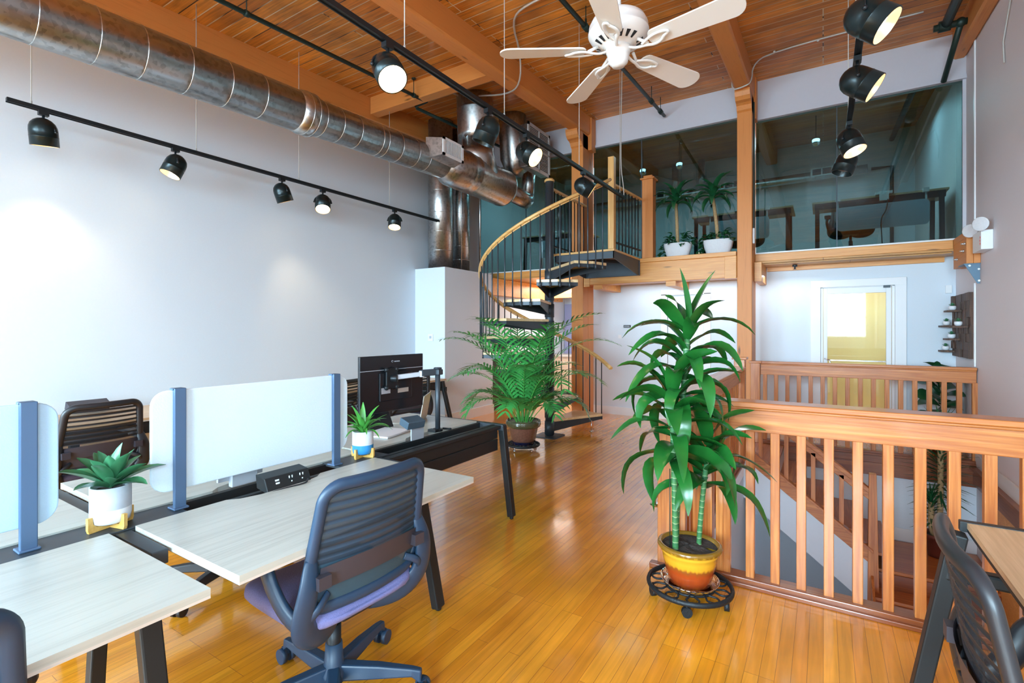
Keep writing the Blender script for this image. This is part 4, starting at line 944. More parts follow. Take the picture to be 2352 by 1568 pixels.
m = MB(); m.box(-2.125, -2.075, 1.99, 3.14, .70, .72); m.box(-2.11, -2.095, 1.99, 3.12, .625, .70); m.box(-2.108, -2.093, 1.99, 3.12, .535, .62); m.build('modesty_panel', 'blackp', t, True, bevel=.002)
for ya, yb in ((.2, .98), (1.72, 2.05)):
    m = MB(); m.box(-2.3, -2.14, ya, yb, .712, .726); m.build('spine_cover', 'char', t, True, bevel=.002)
for (xa, ya, xb, yb) in ((-2.08, 3.16, -2.02, 3.2), (-2.3, .76, -2.34, .74)):
    m = MB(); m.bar((xa, ya, .72), (xb, yb, .02), .05, .05, up=(0, 1, 0)); m.cyl((xb, yb, 0), (xb, yb, .025), .015, n=10); m.build('leg', 'blackp', t, True, bevel=.005)
def screen(label, y0, y1, posts, m_, z0=.8, z1=1.205):
    t = thing('desk_screen', label, 'desk screen', (-2.215, (y0 + y1) / 2, .73)); r = .06; poly = []
    for cy, cz, a0 in ((y1 - r, z1 - r, 0), (y0 + r, z1 - r, 90), (y0 + r, z0 + r, 180), (y1 - r, z0 + r, 270)):
        for i in range(7): a = rad(a0 + 15 * i); poly.append((cy + r * cos(a), cz + r * sin(a)))
    m = MB(); m.prism(poly, 'X', -2.235, -2.217); m.build('felt_panel', m_, t, True, bevel=.004)
    for y in posts:
        m = MB(); m.box(-2.214, -2.196, y - .022, y + .022, .73, z1 + .008); m.box(-2.242, -2.2, y - .022, y + .022, z1 - .002, z1 + .008); m.box(-2.242, -2.236, y - .022, y + .022, z1 - .03, z1); m.box(-2.245, -2.185, y - .028, y + .028, .726, .734); m.build('post', 'slate', t, True, bevel=.003)
    return t
screen('long white felt screen with two grey posts in the middle of the bench', .88, 1.82, (.975, 1.735), 'felt')
screen('pale blue felt screen with a dark post at the far left', -.38, .605, (.525, -.28), 'felt2')
for y0, y1, lab, legs in ((.2, 1.3, 'warm oak wall desk at the far left, nearest the camera', []), (1.32, 2.75, 'warm oak wall desk seen past the black chair back', [(-4.8, 1.4, -4.72, 1.36)]), (2.78, 4.2, 'wall desk hidden behind the white screen and monitor', []), (4.23, 5.6, 'last wall desk beside the white chase', [(-4.72, 5.57, -4.6, 5.66), (-5.35, 5.57, -5.42, 5.66)])):
    desk(lab, -5.44, -4.66, y0, y1, 'lamwarm', legs, edge='edge')
    if y0 > 4: 
        m = MB(); m.box(-5.35, -4.66, 5.58, 5.61, .55, .61); one(m, 'desk_cross_bar', 'blackp', 'black cross bar at the end of the last wall desk', 'bar')
m = MB(); m.box(-4.76, -4.7, .2, 5.6, .6, .69); one(m, 'desk_apron', 'blackp', 'long black apron rail under the wall desks', 'rail')
t = thing('power_box', 'brown power outlet box on the wall desk at the far left', 'outlet box', (-5.3, 1.55, .78))
m = MB(); m.box(-5.36, -5.27, 1.5, 1.78, .765, .835, rot=(0, .35, 0)); m.build('box', 'lumbar', t, True, bevel=.004)
m = MB(); m.box(-5.268, -5.262, 1.56, 1.57, .79, .81); m.box(-5.268, -5.262, 1.585, 1.595, .79, .81); m.build('slots', 'trimw', t, True)
m = MB(); m.box(-5.42, -4.98, 1.3, 1.34, .74, .755); one(m, 'cable_tray', 'chairblk', 'thin black tray edge on the wall desk beside the outlet box', 'tray')
# power box of the bench
t = thing('power_box', 'black power outlet box clipped between the desks below the white screen', 'outlet box', (-2.13, 1.37, .73))
m = MB(); m.hexa([(-2.16, 1.27, .735), (-2.07, 1.27, .72), (-2.07, 1.49, .72), (-2.16, 1.49, .735), (-2.17, 1.27, .795), (-2.1, 1.27, .785), (-2.1, 1.49, .785), (-2.17, 1.49, .795)]); m.build('box', 'blackp', t, True, bevel=.003)
m = MB()
for y, z, w_, h_ in ((1.325, .768, .018, .007), (1.325, .756, .018, .007), (1.385, .768, .004, .012), (1.4, .768, .004, .012), (1.393, .75, .005, .005), (1.44, .768, .004, .012), (1.455, .768, .004, .012), (1.448, .75, .005, .005)):
    xx = -2.1 + (.785 - z) / .065 * .03 + .0015
    m.box(xx - .002, xx + .001, y - w_ / 2, y + w_ / 2, z - h_ / 2, z + h_ / 2)
m.build('sockets', 'trimw', t, True)
m = MB(); m.tube(smoothline([(-2.06, 1.46, .745), (-2.04, 1.44, .735), (-2.06, 1.34, .734), (-2.08, 1.2, .72), (-2.14, 1.1, .70)]), .004, 6); m.build('cord', 'chairblk', t, True)
t = thing('cable_bracket', 'small white metal bracket behind the desk outlet box', 'bracket', (-2.28, 1.3, .73))
m = MB(); m.box(-2.3, -2.27, 1.22, 1.34, .732, .80); m.box(-2.31, -2.295, 1.17, 1.38, .76, .80); m.build('plate', 'silver', t, True, bevel=.003)

# monitor on an arm, laptop and small things on the far desk
t = thing('pole_mount', 'black pole monitor mount clamped to the far desk', 'monitor mount', (-2.31, 2.68, .73))
m = MB(); m.cyl((-2.31, 2.68, .735), (-2.31, 2.68, 1.15), .018, n=16); m.build('pole', 'char', t, True)
m = MB(); m.box(-2.34, -2.28, 2.655, 2.705, 1.13, 1.17); m.bar((-2.31, 2.69, 1.15), (-2.36, 2.56, 1.148), .035, .045); m.cyl((-2.31, 2.68, 1.17), (-2.31, 2.68, 1.182), .03, n=16); m.build('upper_arm', 'char', t, True, bevel=.006)
m = MB(); m.bar((-2.36, 2.575, 1.142), (-2.46, 2.4, 1.125), .03, .032); m.cyl((-2.36, 2.57, 1.12), (-2.36, 2.57, 1.165), .02, n=12); m.build('forearm', 'silver', t, True, bevel=.005)
m = MB(); m.box(-2.475, -2.46, 2.34, 2.44, 1.05, 1.19); m.cyl((-2.47, 2.39, 1.12), (-2.43, 2.41, 1.12), .025, n=12)
for y in (2.345, 2.435):
    for z in (1.06, 1.18): m.sphere((-2.468, y, z), .018, 8)
m.build('mount_plate', 'black', t, True, bevel=.004)
m = MB(); m.cyl((-2.31, 2.68, .732), (-2.31, 2.68, .75), .035, n=16); m.box(-2.35, -2.28, 2.62, 2.66, .733, .75); m.tube([(-2.3, 2.72, .745), (-2.27, 2.75, .74), (-2.24, 2.74, .745)], .007, 6); m.build('clamp', 'black', t, True)
t = thing('monitor', 'black monitor seen from the back on a pole arm', 'monitor', (-2.5, 2.43, .92), 0)
m = MB(); m.box(-2.512, -2.49, 2.14, 2.725, .895, 1.275); m.build('housing', 'screen', t, True, bevel=.004)
m = MB(); m.box(-2.49, -2.48, 2.3, 2.6, .97, 1.16); m.build('rear_bulge', 'screen', t, True, bevel=.004)
m = MB(); m.box(-2.4895, -2.488, 2.142, 2.723, 1.177, 1.181); m.build('seam_strip', 'silver', t, True)
m = MB(); m.box(-2.479, -2.478, 2.31, 2.39, 1.02, 1.06); m.build('spec_label', 'silver', t, True)
m = MB(); m.box(-2.479, -2.476, 2.46, 2.56, 1.015, 1.045); m.build('port_bay', 'conduit', t, True)
m = MB(); m.tube([(-2.489, 2.42 + .008 * cos(a), 1.233 + .006 * sin(a)) for a in [pi * k / 4 for k in range(8)]], .0015, 4); 
for k in range(6): m.box(-2.4895, -2.4885, 2.437 + k * .009, 2.442 + k * .009, 1.228, 1.236)
m.build('brand_mark', 'silver', t, True)
m = MB(); m.hexa([(-2.7, 2.38, .74), (-2.68, 2.38, .74), (-2.68, 2.62, .735), (-2.7, 2.62, .735), (-2.78, 2.34, .92), (-2.76, 2.34, .92), (-2.74, 2.6, .91), (-2.76, 2.6, .91)])
tag(m.build('tablet_screen', 'screen', bevel=.004), 'dark tilted device standing on the desk behind the spider-leaf plant', 'tablet')
t = thing('laptop', 'open aluminium laptop on the far desk behind the pole', 'laptop', (-2.68, 2.93, .732), rad(-58))
m = MB(); m.rbox(-.155, .155, -.22, 0, 0, .01, .012); m.build('base', 'alum', t, bevel=.002)
m = MB(); m.box(-.13, .13, -.11, -.02, .010, .0115); m.build('keyboard', 'chairblk', t)
m = MB(); m.hexa([(-.155, 0, .008), (.155, 0, .008), (.155, .006, .008), (-.155, .006, .008), (-.155, .035, .21), (.155, .035, .21), (.155, .041, .21), (-.155, .041, .21)]); m.build('lid', 'alum', t)
m = MB(); m.box(-.11, .11, -.14, .14, 0, .012, rot=(0, 0, .2)); o = tag(m.build('keyboard', 'paper', bevel=.003), 'slim white keyboard on the far desk beside the potted plant', 'keyboard'); o.location = (-2.55, 2.42, .733)
t = thing('desk_stand', 'small grey metal holder with a cable box at the edge of the far desk', 'holder', (-2.29, 2.45, .73))
m = MB(); m.box(-2.285, -2.275, 2.38, 2.5, .70, .83); m.build('plate', 'silver', t, True, bevel=.003)
m = MB(); m.box(-2.33, -2.24, 2.33, 2.47, .815, .865, rot=(0, .3, -.15)); m.build('head', 'steelb', t, True, bevel=.004)

# wooden desk at the bottom right
t = thing('desk', 'warm oak desk with black edge in the bottom right corner', 'desk', (.85, 2, 0))
m = MB(); m.box(.45, 1.2, .9, 2.44, .715, .735); m.build('desktop', 'lamwarm', t, True)
m = MB(); m.box(.43, 1.22, 2.44, 2.47, .70, .738); m.box(.45, 1.2, .9, 2.44, .70, .715); m.build('edge_frame', 'blackp', t, True, bevel=.003)
m = MB(); m.bar((.42, 2.42, .70), (.31, 2.47, .01), .055, .06, up=(0, 1, 0)); m.build('leg', 'blackp', t, True, bevel=.006)
m = MB(); m.box(.38, 1.2, 2.4, 2.45, .52, .57); m.build('cross_bar', 'blackp', t, True, bevel=.01)
m = MB(); m.tube(smoothline([(-1.68, .36, .69), (-1.66, .39, .64), (-1.63, .4, .5), (-1.66, .42, .3), (-1.75, .45, .02)]), .008, 8); one(m, 'extension_cord', 'cordor', 'yellow-orange cord hanging under the bottom left desk', 'cord')
# ================================================================== plants
def leaf(m, p, az, el, L_, W, droop, n=8, fold=.22, roll=0., peak=.4, sag=0., kink=None):
    """lance-shaped leaf: starts at p heading (az, el), bending down along its length"""
    p = Vector(p); vs = []; e = el; st = L_ / n
    for i in range(n + 1):
        t = i / n; d = Vector((cos(az) * cos(e), sin(az) * cos(e), sin(e)))
        s = Vector((-sin(az), cos(az), 0)); u = s.cross(d) * -1
        s = s * cos(roll * t) + u * sin(roll * t)
        w = W * .5 * (sin(pi * min(1, (t * .92 + .06)) ** (math.log(.5) / math.log(peak)))) ** .8 if t < 1 else 0
        w = max(w, .0015)
        vs += [p - s * w + u * w * fold * 2, p.copy(), p + s * w + u * w * fold * 2]
        p = p + d * st; e -= droop / n * ((1 + sag * t) if kink is None else (.45 + 1.6 * math.exp(-((t - kink) / .18) ** 2)))
        az += roll * .06
    fs = []
    for i in range(n):
        a = i * 3; fs += [(a, a + 1, a + 4, a + 3), (a + 1, a + 2, a + 5, a + 4)]
    m.add(vs, fs, True)
def crown(m, rnd, c, n, z0, z1, L_, W, e0, e1, d0, d1, axis=None, jit=.35, avoid=None, az0=0):
    """leaves spiralling round a cane between heights z0..z1; low ones hang, high ones stand"""
    for k in range(n):
        t = k / max(1, n - 1); az = az0 + k * 2.39996 + rnd.uniform(-jit, jit)
        z = z0 + (z1 - z0) * t; o = Vector(c) if axis is None else Vector(axis(z))
        el = e0 + (e1 - e0) * t ** 1.4 + rnd.uniform(-.12, .12); dr = d0 + (d1 - d0) * t + rnd.uniform(-.25, .25)
        l = L_ * (1 - .25 * t * t) * rnd.uniform(.82, 1.1)
        leaf(m, (o.x + .012 * cos(az), o.y + .012 * sin(az), z), az, el, l, W * rnd.uniform(.85, 1.12), dr, 10, roll=rnd.uniform(-1.1, 1.1), sag=.4, kink=rnd.uniform(.25, .6), fold=rnd.uniform(.1, .35))
def pot(t, prof, m_, c=(0, 0, 0), n=32, name='pot', soil=None, soilm='soil'):
    m = MB(); m.lathe(prof, c, n); o = m.build(name, m_, t, fix=False)
    if soil:
        r, z = soil; m = MB()
        rn = random.Random(3)
        hs = {}
        m.grid(lambda u, v: (r * v * cos(2 * pi * u) + c[0], r * v * sin(2 * pi * u) + c[1], z + c[2] + .006 * sin(23 * u + 31 * v) * (v < .95)), 24, 6); m.build('soil', soilm, o, fix=False)
    return o
def wheel(m, x, y, a, r=.019, top=.06):
    ax = Vector((-sin(a), cos(a), 0)); c = Vector((x, y, r)); m.cyl(c - ax * .012, c + ax * .012, r, n=14); m.cyl((x, y, r), (x, y, top), .006, n=6)
# hero plant on a rolling iron stand
HX, HY = -.61, 2.765
t = thing('plant_stand', 'black cast iron rolling stand under the yellow and red pot', 'plant stand', (HX, HY, 0))
m = MB(); m.tube(arcpts((0, 0), .213, 0, 2 * pi, 47, .078)[:-1], .011, 8, closed=True, flat=1.3); m.tube(arcpts((0, 0), .125, 0, 2 * pi, 31, .076)[:-1], .007, 6, closed=True)
for k in range(10):
    a = 2 * pi * k / 10
    for sg in (-1, 1):
        pts = [(r * cos(a + sg * b), r * sin(a + sg * b), .077) for r, b in ((.205, 0), (.19, .14), (.165, .2), (.14, .12), (.1, .0), (.02, 0))]
        m.tube(smoothline(pts, 1), .0055, 5)
m.build('grate', 'iron', t)
for a in (-2.75, -1.42, -.1, 1.7):
    m = MB(); wheel(m, .19 * cos(a), .19 * sin(a), a + 1.9, .026, .07); m.build('caster', 'iron', t)
t = thing('potted_dracaena', 'tall glossy dracaena with three ringed canes in a yellow and red glazed pot', 'potted plant', (HX, HY, .088))
m = MB(); m.lathe([(0, .003), (.125, .003), (.135, .01), (.15, .026), (.152, .026), (.138, .006), (.125, .0), (0, .0)], n=36); m.build('saucer', 'clearg', t, fix=False)
pot(t, [(0, .006), (.095, .006), (.108, .012), (.118, .05), (.13, .1), (.14, .145), (.143, .165), (.148, .17), (.148, .178), (.15, .186), (.162, .192), (.167, .202), (.163, .213), (.15, .218), (.143, .212), (.138, .19), (0, .19)], 'potglaze', soil=(.141, .2))
rd, fw = Vector((cos(CTH), sin(CTH), 0)), Vector((-sin(CTH), cos(CTH), 0))
rnd = random.Random(11)
canes = [(-.087, -.035, -.10, -.02, 1.0, .0155), (-.055, .055, .0, .03, 1.34, .0155), (.058, .02, .098, .0, .70, .013)]
axes = []
for (a, b, c_, d_, ht, r) in canes:
    p0 = rd * a + fw * b; p1 = rd * c_ + fw * d_
    def ax(z, p0=p0, p1=p1, ht=ht): k = min(1, max(0, (z - .185) / (ht - .185))); k = k ** 1.3; return p0 * (1 - k) + p1 * k
    axes.append(ax)
    pts = [(*ax(z)[:2], z) for z in [.15 + (ht - .15) * i / 14 for i in range(15)]]
    m = MB(); m.tube(pts, [r + .0012 * (i % 2) for i in range(15)], 12); m.build('cane', 'cane', t)
m = MB(); crown(m, rnd, None, 26, .66, 1.06, .43, .086, -.1, 1.15, 1.9, 1.0, axis=axes[0], az0=2.6); m.build('foliage', 'leaf', t, fix=False)
m = MB(); crown(m, rnd, None, 28, .92, 1.37, .42, .082, .1, 1.05, 2.3, 1.1, axis=axes[1], az0=.3)
leaf(m, (*axes[1](1.36)[:2], 1.36), atan2(rd.y, rd.x) + pi, 1.5, .34, .085, .12); leaf(m, (*axes[1](1.36)[:2], 1.36), atan2(rd.y, rd.x), 1.22, .36, .09, .2); leaf(m, (*axes[1](1.3)[:2], 1.33), atan2(rd.y, rd.x), .75, .42, .075, 1.7); leaf(m, (*axes[1](1.3)[:2], 1.33), atan2(rd.y, rd.x) + pi, .7, .4, .075, 1.7); m.build('foliage', 'leaf', t, fix=False)
m = MB(); crown(m, rnd, None, 20, .5, .78, .40, .082, .05, 1.25, 1.7, .8, axis=axes[2], az0=1.2); m.build('foliage', 'leaf', t, fix=False)
m = MB()
for c_, h in ((rd * -.115 + fw * -.03, .62), (rd * -.07 + fw * .0, .6)): m.cyl((c_.x, c_.y, .18), (c_.x, c_.y, h), .0025, n=6)
m.build('support_stake', 'sprk', t)
# areca palm by the spiral stair
AX, AY = -3.07, 5.13
t = thing('plant_stand', 'black wire stand on casters under the brown palm pot', 'plant stand', (AX, AY, 0))
m = MB(); m.tube(arcpts((0, 0), .195, 0, 2 * pi, 40, .065)[:-1], .009, 6, closed=True, flat=1.6)
for k in range(-4, 5): w_ = sqrt(max(0, .19 ** 2 - (k * .042) ** 2)); m.tube([(-w_, k * .042, .066), (w_, k * .042, .066)], .005, 5); m.tube([(k * .042, -w_, .066), (k * .042, w_, .066)], .005, 5)
m.build('grate', 'iron', t)
for a in (-.5, -1.6, -2.7, 1.2): m = MB(); wheel(m, .185 * cos(a), .185 * sin(a), a, .018, .06); m.build('caster', 'chrome', t)
t = thing('potted_palm', 'bushy green palm in a brown glazed pot in front of the spiral stair', 'potted plant', (AX, AY, .07))
m = MB(); m.lathe([(0, .003), (.13, .003), (.14, .035), (.146, .04)], n=32); m.build('pot_foot', 'glazebl', t, fix=False)
pot(t, [(.0, .035), (.138, .035), (.146, .05), (.178, .2), (.18, .208)], 'glazebr', name='pot')
pot(t, [(.18, .205), (.2, .212), (.212, .235), (.212, .27), (.205, .29), (.195, .292), (.19, .28), (.185, .25)], 'glazegr', name='pot_rim', soil=(.19, .27), soilm='pebble')
def frond(m, ms, p, az, el, L_, droop, rnd, nl=22, ll=.2, w=.012, stem=.35):
    p = Vector(p); e = el; n = 26; pts = []; ds = []
    for i in range(n + 1):
        pts.append(p.copy()); d = Vector((cos(az) * cos(e), sin(az) * cos(e), sin(e))); ds.append(d)
        p = p + d * (L_ / n); t_ = i / n; e -= droop / n * (.3 + 1.7 * t_)
    ms.tube(pts[::2], [.006 * (1 - .75 * i / (n / 2)) for i in range(len(pts[::2]))], 5, caps=False)
    for k in range(nl):
        tt = stem + (1 - stem) * k / (nl - 1); i = min(n, int(tt * n)); d = ds[i]; P0 = pts[i]
        s = Vector((-sin(az), cos(az), 0)); u = d.cross(s) * -1
        if u.z < 0: u = -u
        for sg in (-1, 1):
            l = ll * sin(pi * (.12 + .8 * (k + .5) / nl)) ** .6 * rnd.uniform(.85, 1.1)
            dd = (d * .75 + s * sg * .8 + u * .25 + Vector((0, 0, rnd.uniform(-.1, .1)))).normalized()
            q = P0.copy(); vs = []; wv = dd.cross(u).normalized()
            for j in range(5):
                w_ = w * (.35, 1, .95, .6, .05)[j] * .5; vs += [q - wv * w_, q + wv * w_]
                q = q + dd * (l / 4); dd = (dd + Vector((0, 0, -.17))).normalized()
            m.add(vs, [(a, a + 1, a + 3, a + 2) for a in (0, 2, 4, 6)], True)
rnd = random.Random(5)
m = MB(); ms = MB()
for k in range(30):
    az = k * 2.39996 + rnd.uniform(-.2, .2); inner = k / 30
    el = 1.05 + .42 * (1 - inner) + rnd.uniform(-.08, .06); L_ = (1.72 if k < 10 else 1.25 if k < 20 else .85) * rnd.uniform(.88, 1.05)
    r0 = .03 + .06 * inner
    frond(m, ms, (r0 * cos(az), r0 * sin(az), .26), az, el, L_, 1.1 + .9 * inner + rnd.uniform(-.1, .3), rnd, 20, .25, .028, .3 if k < 18 else .25)
m.build('fronds', 'palm', t, fix=False); ms.build('stems', 'leafl', t, fix=False)
# small plants on the bench
def smallpot(t, body, low, r=.062, h=.135, zb=.018):
    pot(t, [(0, zb), (r * .7, zb), (r * .93, zb + .008), (r, zb + .03), (r, zb + .055)], low, name='pot_base')
    pot(t, [(r, zb + .055), (r, zb + h), (r * .9, zb + h), (r * .88, zb + h - .02)], body, name='pot', soil=(r * .9, zb + h - .018), soilm='pebble' if low == 'blue' else 'soil')
    m = MB(); q = .01
    for a in (.25, .25 + pi / 2):
        for sg in (-1, 1):
            c, s = cos(a) * sg, sin(a) * sg
            def pt(rr, w_, z): return (c * rr - s * w_, s * rr + c * w_, z)
            vs = [];
            for w_ in (-q / 2 - .001, q / 2 + .001):
                vs += [pt(0, w_, 0), pt(r + .012, w_, 0), pt(r + .016, w_, .012), pt(r + .016, w_, .055), pt(r + .002, w_, .055), pt(r * .98, w_, .03), pt(r * .8, w_, zb - .001), pt(0, w_, zb - .001)]
            m.add(vs, [tuple(range(8)), tuple(range(15, 7, -1))] + [(i, 8 + i, 8 + (i + 1) % 8, (i + 1) % 8) for i in range(8)], False)
    m.build('stand', 'bamboo', t)
t = thing('potted_plant', 'short broad-leaved plant in a grey and white pot with a wooden cross stand', 'potted plant', (-2.215, .75, .727))
smallpot(t, 'ceram', 'ceramw')
rnd = random.Random(21); m = MB()
for k in range(20):
    az = k * 2.39996 + .4; tt = k / 19; leaf(m, (.01 * cos(az), .01 * sin(az), .145), az, .35 + 1.05 * tt, rnd.uniform(.13, .17) * (1.05 - .1 * tt), .052, .55 - .4 * tt, 7, fold=.3, roll=rnd.uniform(-.4, .4), peak=.5)
m.build('foliage', 'blueleaf', t, fix=False)
t = thing('potted_plant', 'small arching plant in a white and blue pot near the end of the long screen', 'potted plant', (-2.215, 1.925, .727))
smallpot(t, 'stone', 'blue', .058, .13)
rnd = random.Random(8); m = MB()
for k in range(24):
    az = k * 2.39996; tt = k / 23; leaf(m, (.008 * cos(az), .008 * sin(az), .13), az, .75 + .6 * tt, rnd.uniform(.13, .2), .02 + .006 * tt, 1.9 - 1.3 * tt, 8, fold=.25, peak=.45)
leaf(m, (0, 0, .14), 2.4, 1.45, .17, .035, .25); leaf(m, (0, 0, .14), 2.5, 1.1, .18, .034, .9); leaf(m, (0, 0, .14), .6, .85, .17, .026, .5)
m.build('foliage', 'leafl', t, fix=False)
# twin canes in stone planters on the loft edge
def planter(label, x, lean, seed, hgt):
    t = thing('potted_cane_plant', label, 'potted plant', (x, 7.37, 2.5))
    m = MB(); rw, rdp = .2, .105
    prof = [(.7, .0), (.76, .01), (.9, .09), (1.0, .19), (1.0, .2), (.93, .2), (.9, .17), (0, .165)]
    vs = []; n = 32
    for r, z in prof:
        for j in range(n):
            a = 2 * pi * j / n; e = 2.6; ca, sa = cos(a), sin(a); q = (abs(ca) ** e + abs(sa) ** e) ** (-1 / e)
            vs.append((ca * q * r * rw, sa * q * r * rdp, z))
    m.add(vs, [(i * n + j, i * n + (j + 1) % n, (i + 1) * n + (j + 1) % n, (i + 1) * n + j) for i in range(len(prof) - 1) for j in range(n)], True); m.m = [0] * (n * 6) + [1] * n
    m.build('planter', ['stone', 'soil'], t, fix=False)
    m = MB(); top = Vector((lean, .02, hgt)); m.tube([(0, 0, .15), (lean * .3, .0, .15 + (hgt - .15) * .4), tuple(top)], [.026, .024, .022], 12); m.build('trunk', 'trunk', t)
    rnd = random.Random(seed); m = MB()
    for k in range(22):
        az = k * 2.39996; tt = k / 21
        leaf(m, (top.x, top.y, top.z - .02 + .08 * tt), az, .35 + 1.0 * tt, rnd.uniform(.3, .42), .078, 2.2 - 1.1 * tt, 8, roll=rnd.uniform(-.3, .3), sag=.3)
    m.build('foliage', 'leafd', t, fix=False)
    m = MB()
    for k in range(70):
        a = rnd.uniform(0, 2 * pi); r = rnd.uniform(.3, 1.0); px, py = cos(a) * rw * r, sin(a) * rdp * r
        d = atan2(py, px) + rnd.uniform(-.6, .6); out = r > .8
        leaf(m, (px, py, .17 + rnd.uniform(0, .08) + (rnd.uniform(0, .1) if not out else 0)), d, rnd.uniform(-.2, .8), rnd.uniform(.07, .11), .045, rnd.uniform(.6, 1.6), 5, peak=.4)
    for k in range(3):   # trailing strands
        sx = (-1 if lean < 0 or k % 2 == 0 else 1); x0 = sx * (rw + .02); 
        for j in range(9):
            leaf(m, (x0 + rnd.uniform(-.03, .03), rnd.uniform(-.06, .06), .18 - j * .018 - k * .01), rnd.uniform(0, 6.3), rnd.uniform(-.5, .5), .07, .045, .8, 5)
    m.build('trailing_leaves', 'leafd', t, fix=False); return t
planter('cane plant in an oval stone planter on the loft edge, beside the orange newel', -1.79, -.03, 4, .79)
planter('cane plant in an oval stone planter on the loft edge, nearest the tall post', -1.24, -.07, 9, .80)
# plants around the stair opening
t = thing('potted_yucca', 'spiky yucca in a dark red pot on the stair landing', 'potted plant', (1.03, 6.83, SL))
pot(t, [(0, .002), (.085, .002), (.09, .02), (.125, .2), (.135, .2), (.14, .24), (.13, .245), (.12, .22)], 'terracotta', soil=(.12, .21))
rnd = random.Random(2)
for (dx, dy, h0, h1, n_, l_) in ((.02, 0, .62, 1.32, 130, .3), (-.06, -.02, .32, .62, 60, .2)):
    m = MB(); m.tube([(dx * .5, dy, .18), (dx, dy, h0), (dx, dy, h1 - .05)], .026, 10); m.build('trunk', 'trunk', t)
    m = MB()
    for k in range(n_):
        tt = k / n_; az = k * 2.39996; leaf(m, (dx, dy, h0 + (h1 - h0) * tt), az, -.35 + 1.6 * tt, l_ * rnd.uniform(.8, 1.1), .02, .3, 4, fold=.3)
    m.build('foliage', 'leafd', t, fix=False)
t = thing('potted_fiddle_plant', 'broad-leaved dark plant behind the far railing by the right wall', 'potted plant', (1.17, 7.62, 0))
pot(t, [(0, .002), (.1, .002), (.14, .22), (.15, .23), (.14, .24), (.12, .22)], 'terracotta', soil=(.13, .2))
m = MB(); m.tube([(0, 0, .2), (.02, 0, .5), (0, 0, .98)], .014, 8); m.build('trunk', 'trunk', t)
rnd = random.Random(4); m = MB()
for k in range(26):
    tt = k / 25; az = k * 2.39996; leaf(m, (0, 0, .32 + .62 * tt), az, .1 + .9 * tt, rnd.uniform(.2, .27), .2, .9, 8, fold=.1, roll=rnd.uniform(-1.2, 1.2), peak=.6)
m.build('foliage', 'leafd', t, fix=False)

# wooden block wall shelf with succulents
t = thing('wall_shelf_panel', 'dark block-wood wall panel with small shelves at the far right', 'wall shelf', (1.36, 7.75, 1.5))
m = MB(); rnd = random.Random(6)
PY0, PY1, PZ0, PZ1 = 7.22, 8.08, 1.13, 1.86
for i in range(9):
    for j in range(8):
        y = PY0 + (PY1 - PY0) * i / 9; z = PZ0 + (PZ1 - PZ0) * j / 8; m.box(XR - .03 - rnd.uniform(0, .022), XR - .002, y, y + (PY1 - PY0) / 9 - .001, z, z + (PZ1 - PZ0) / 8 - .001)
m.build('panel', 'walnut', t, True)
ss = []
for y, z, wd in ((7.72, 1.685, .13), (7.98, 1.515, .13), (7.4, 1.50, .13), (7.66, 1.375, .13), (8.0, 1.21, .13)):
    pass
SUC = [(7.66, 1.675, 'succulent in a white pot on the topmost shelf of the dark block panel'), (7.98, 1.50, 'spiky succulent in a white pot on the far shelf below the topmost one'), (7.36, 1.49, 'round green succulent in a white pot, nearest the camera on the block panel'),
       (7.7, 1.345, 'succulent in a white pot on the second lowest shelf of the block panel'), (8.03, 1.195, 'succulent in a white pot on the lowest shelf of the dark block panel')]
for y, z, lab in SUC:
    m = MB(); m.box(XR - .17, XR - .04, y - .1, y + .1, z - .02, z); m.build('shelf', 'walnut', t, True)
    s_ = thing('potted_succulent', lab, 'potted plant', (XR - .11, y - .02, z), 0, 'succulents on the block wood panel')
    pot(s_, [(0, .001), (.02, .001), (.032, .01), (.037, .03), (.035, .05), (.03, .05), (.027, .042)], 'ceramw', n=16, soil=(.03, .042))
    m = MB()
    for k in range(16): tt = k / 15; leaf(m, (0, 0, .045), k * 2.4, .35 + 1.0 * tt, .045, .014, -.2, 4, fold=.3, peak=.55)
    m.build('foliage', 'blueleaf', s_, fix=False)

# ================================================================== fixtures
t = thing('emergency_light', 'white twin-head emergency light on the right wall above the beam end', 'emergency light', (1.34, 6.6, 2.4))
m = MB(); m.box(1.30, XR - .001, 6.5, 6.82, 2.23, 2.42); m.build('housing', 'trimw', t, True, bevel=.006)
for y in (6.45, 6.85):
    m = MB(); c = Vector((1.29, y, 2.47)); d = Vector((-.55, -.75, -.1)).normalized(); m.lathe([(0, -.05), (.035, -.045), (.055, -.02), (.065, .0), (.068, .012), (.062, .015)], c, 24, d); m.build('lamp_head', 'trimw', t, True)
    m = MB(); m.lathe([(.062, .014), (.03, .022), (0, .024)], c, 24, d); m.build('lens', 'stone', t, True); 
m = MB(); 
for y, z in ((6.52, 2.34), (6.53, 2.31), (6.525, 2.28)): m.box(1.297, 1.3, y, y + .008, z, z + .02)
m.build('indicator', 'red', t, True)
t = thing('wall_plate', 'small white thermostat plate on the white chase', 'thermostat', (-5.17, 5.83, 1.33))
m = MB(); m.box(-5.22, -5.12, 5.824, 5.838, 1.27, 1.38); m.build('plate', 'trimw', t, True, bevel=.003)
m = MB(); m.box(-5.19, -5.15, 5.82, 5.825, 1.31, 1.35); m.build('display', 'silver', t, True)
t = thing('wall_sign', 'tiny black room sign on the wall under the loft', 'sign', (-2.8, 8.09, 1.5))
m = MB(); m.box(-2.86, -2.74, 8.085, 8.099, 1.485, 1.525); m.build('plate', 'dark', t, True)
m = MB()
for k in range(6): m.box(-2.85 + k * .017, -2.838 + k * .017, 8.083, 8.086, 1.497, 1.513)
m.build('lettering', 'silver', t, True)
t = thing('wall_alarm', 'small white alarm box under the loft near the bracket', 'alarm', (1.33, 8.09, 1.93))
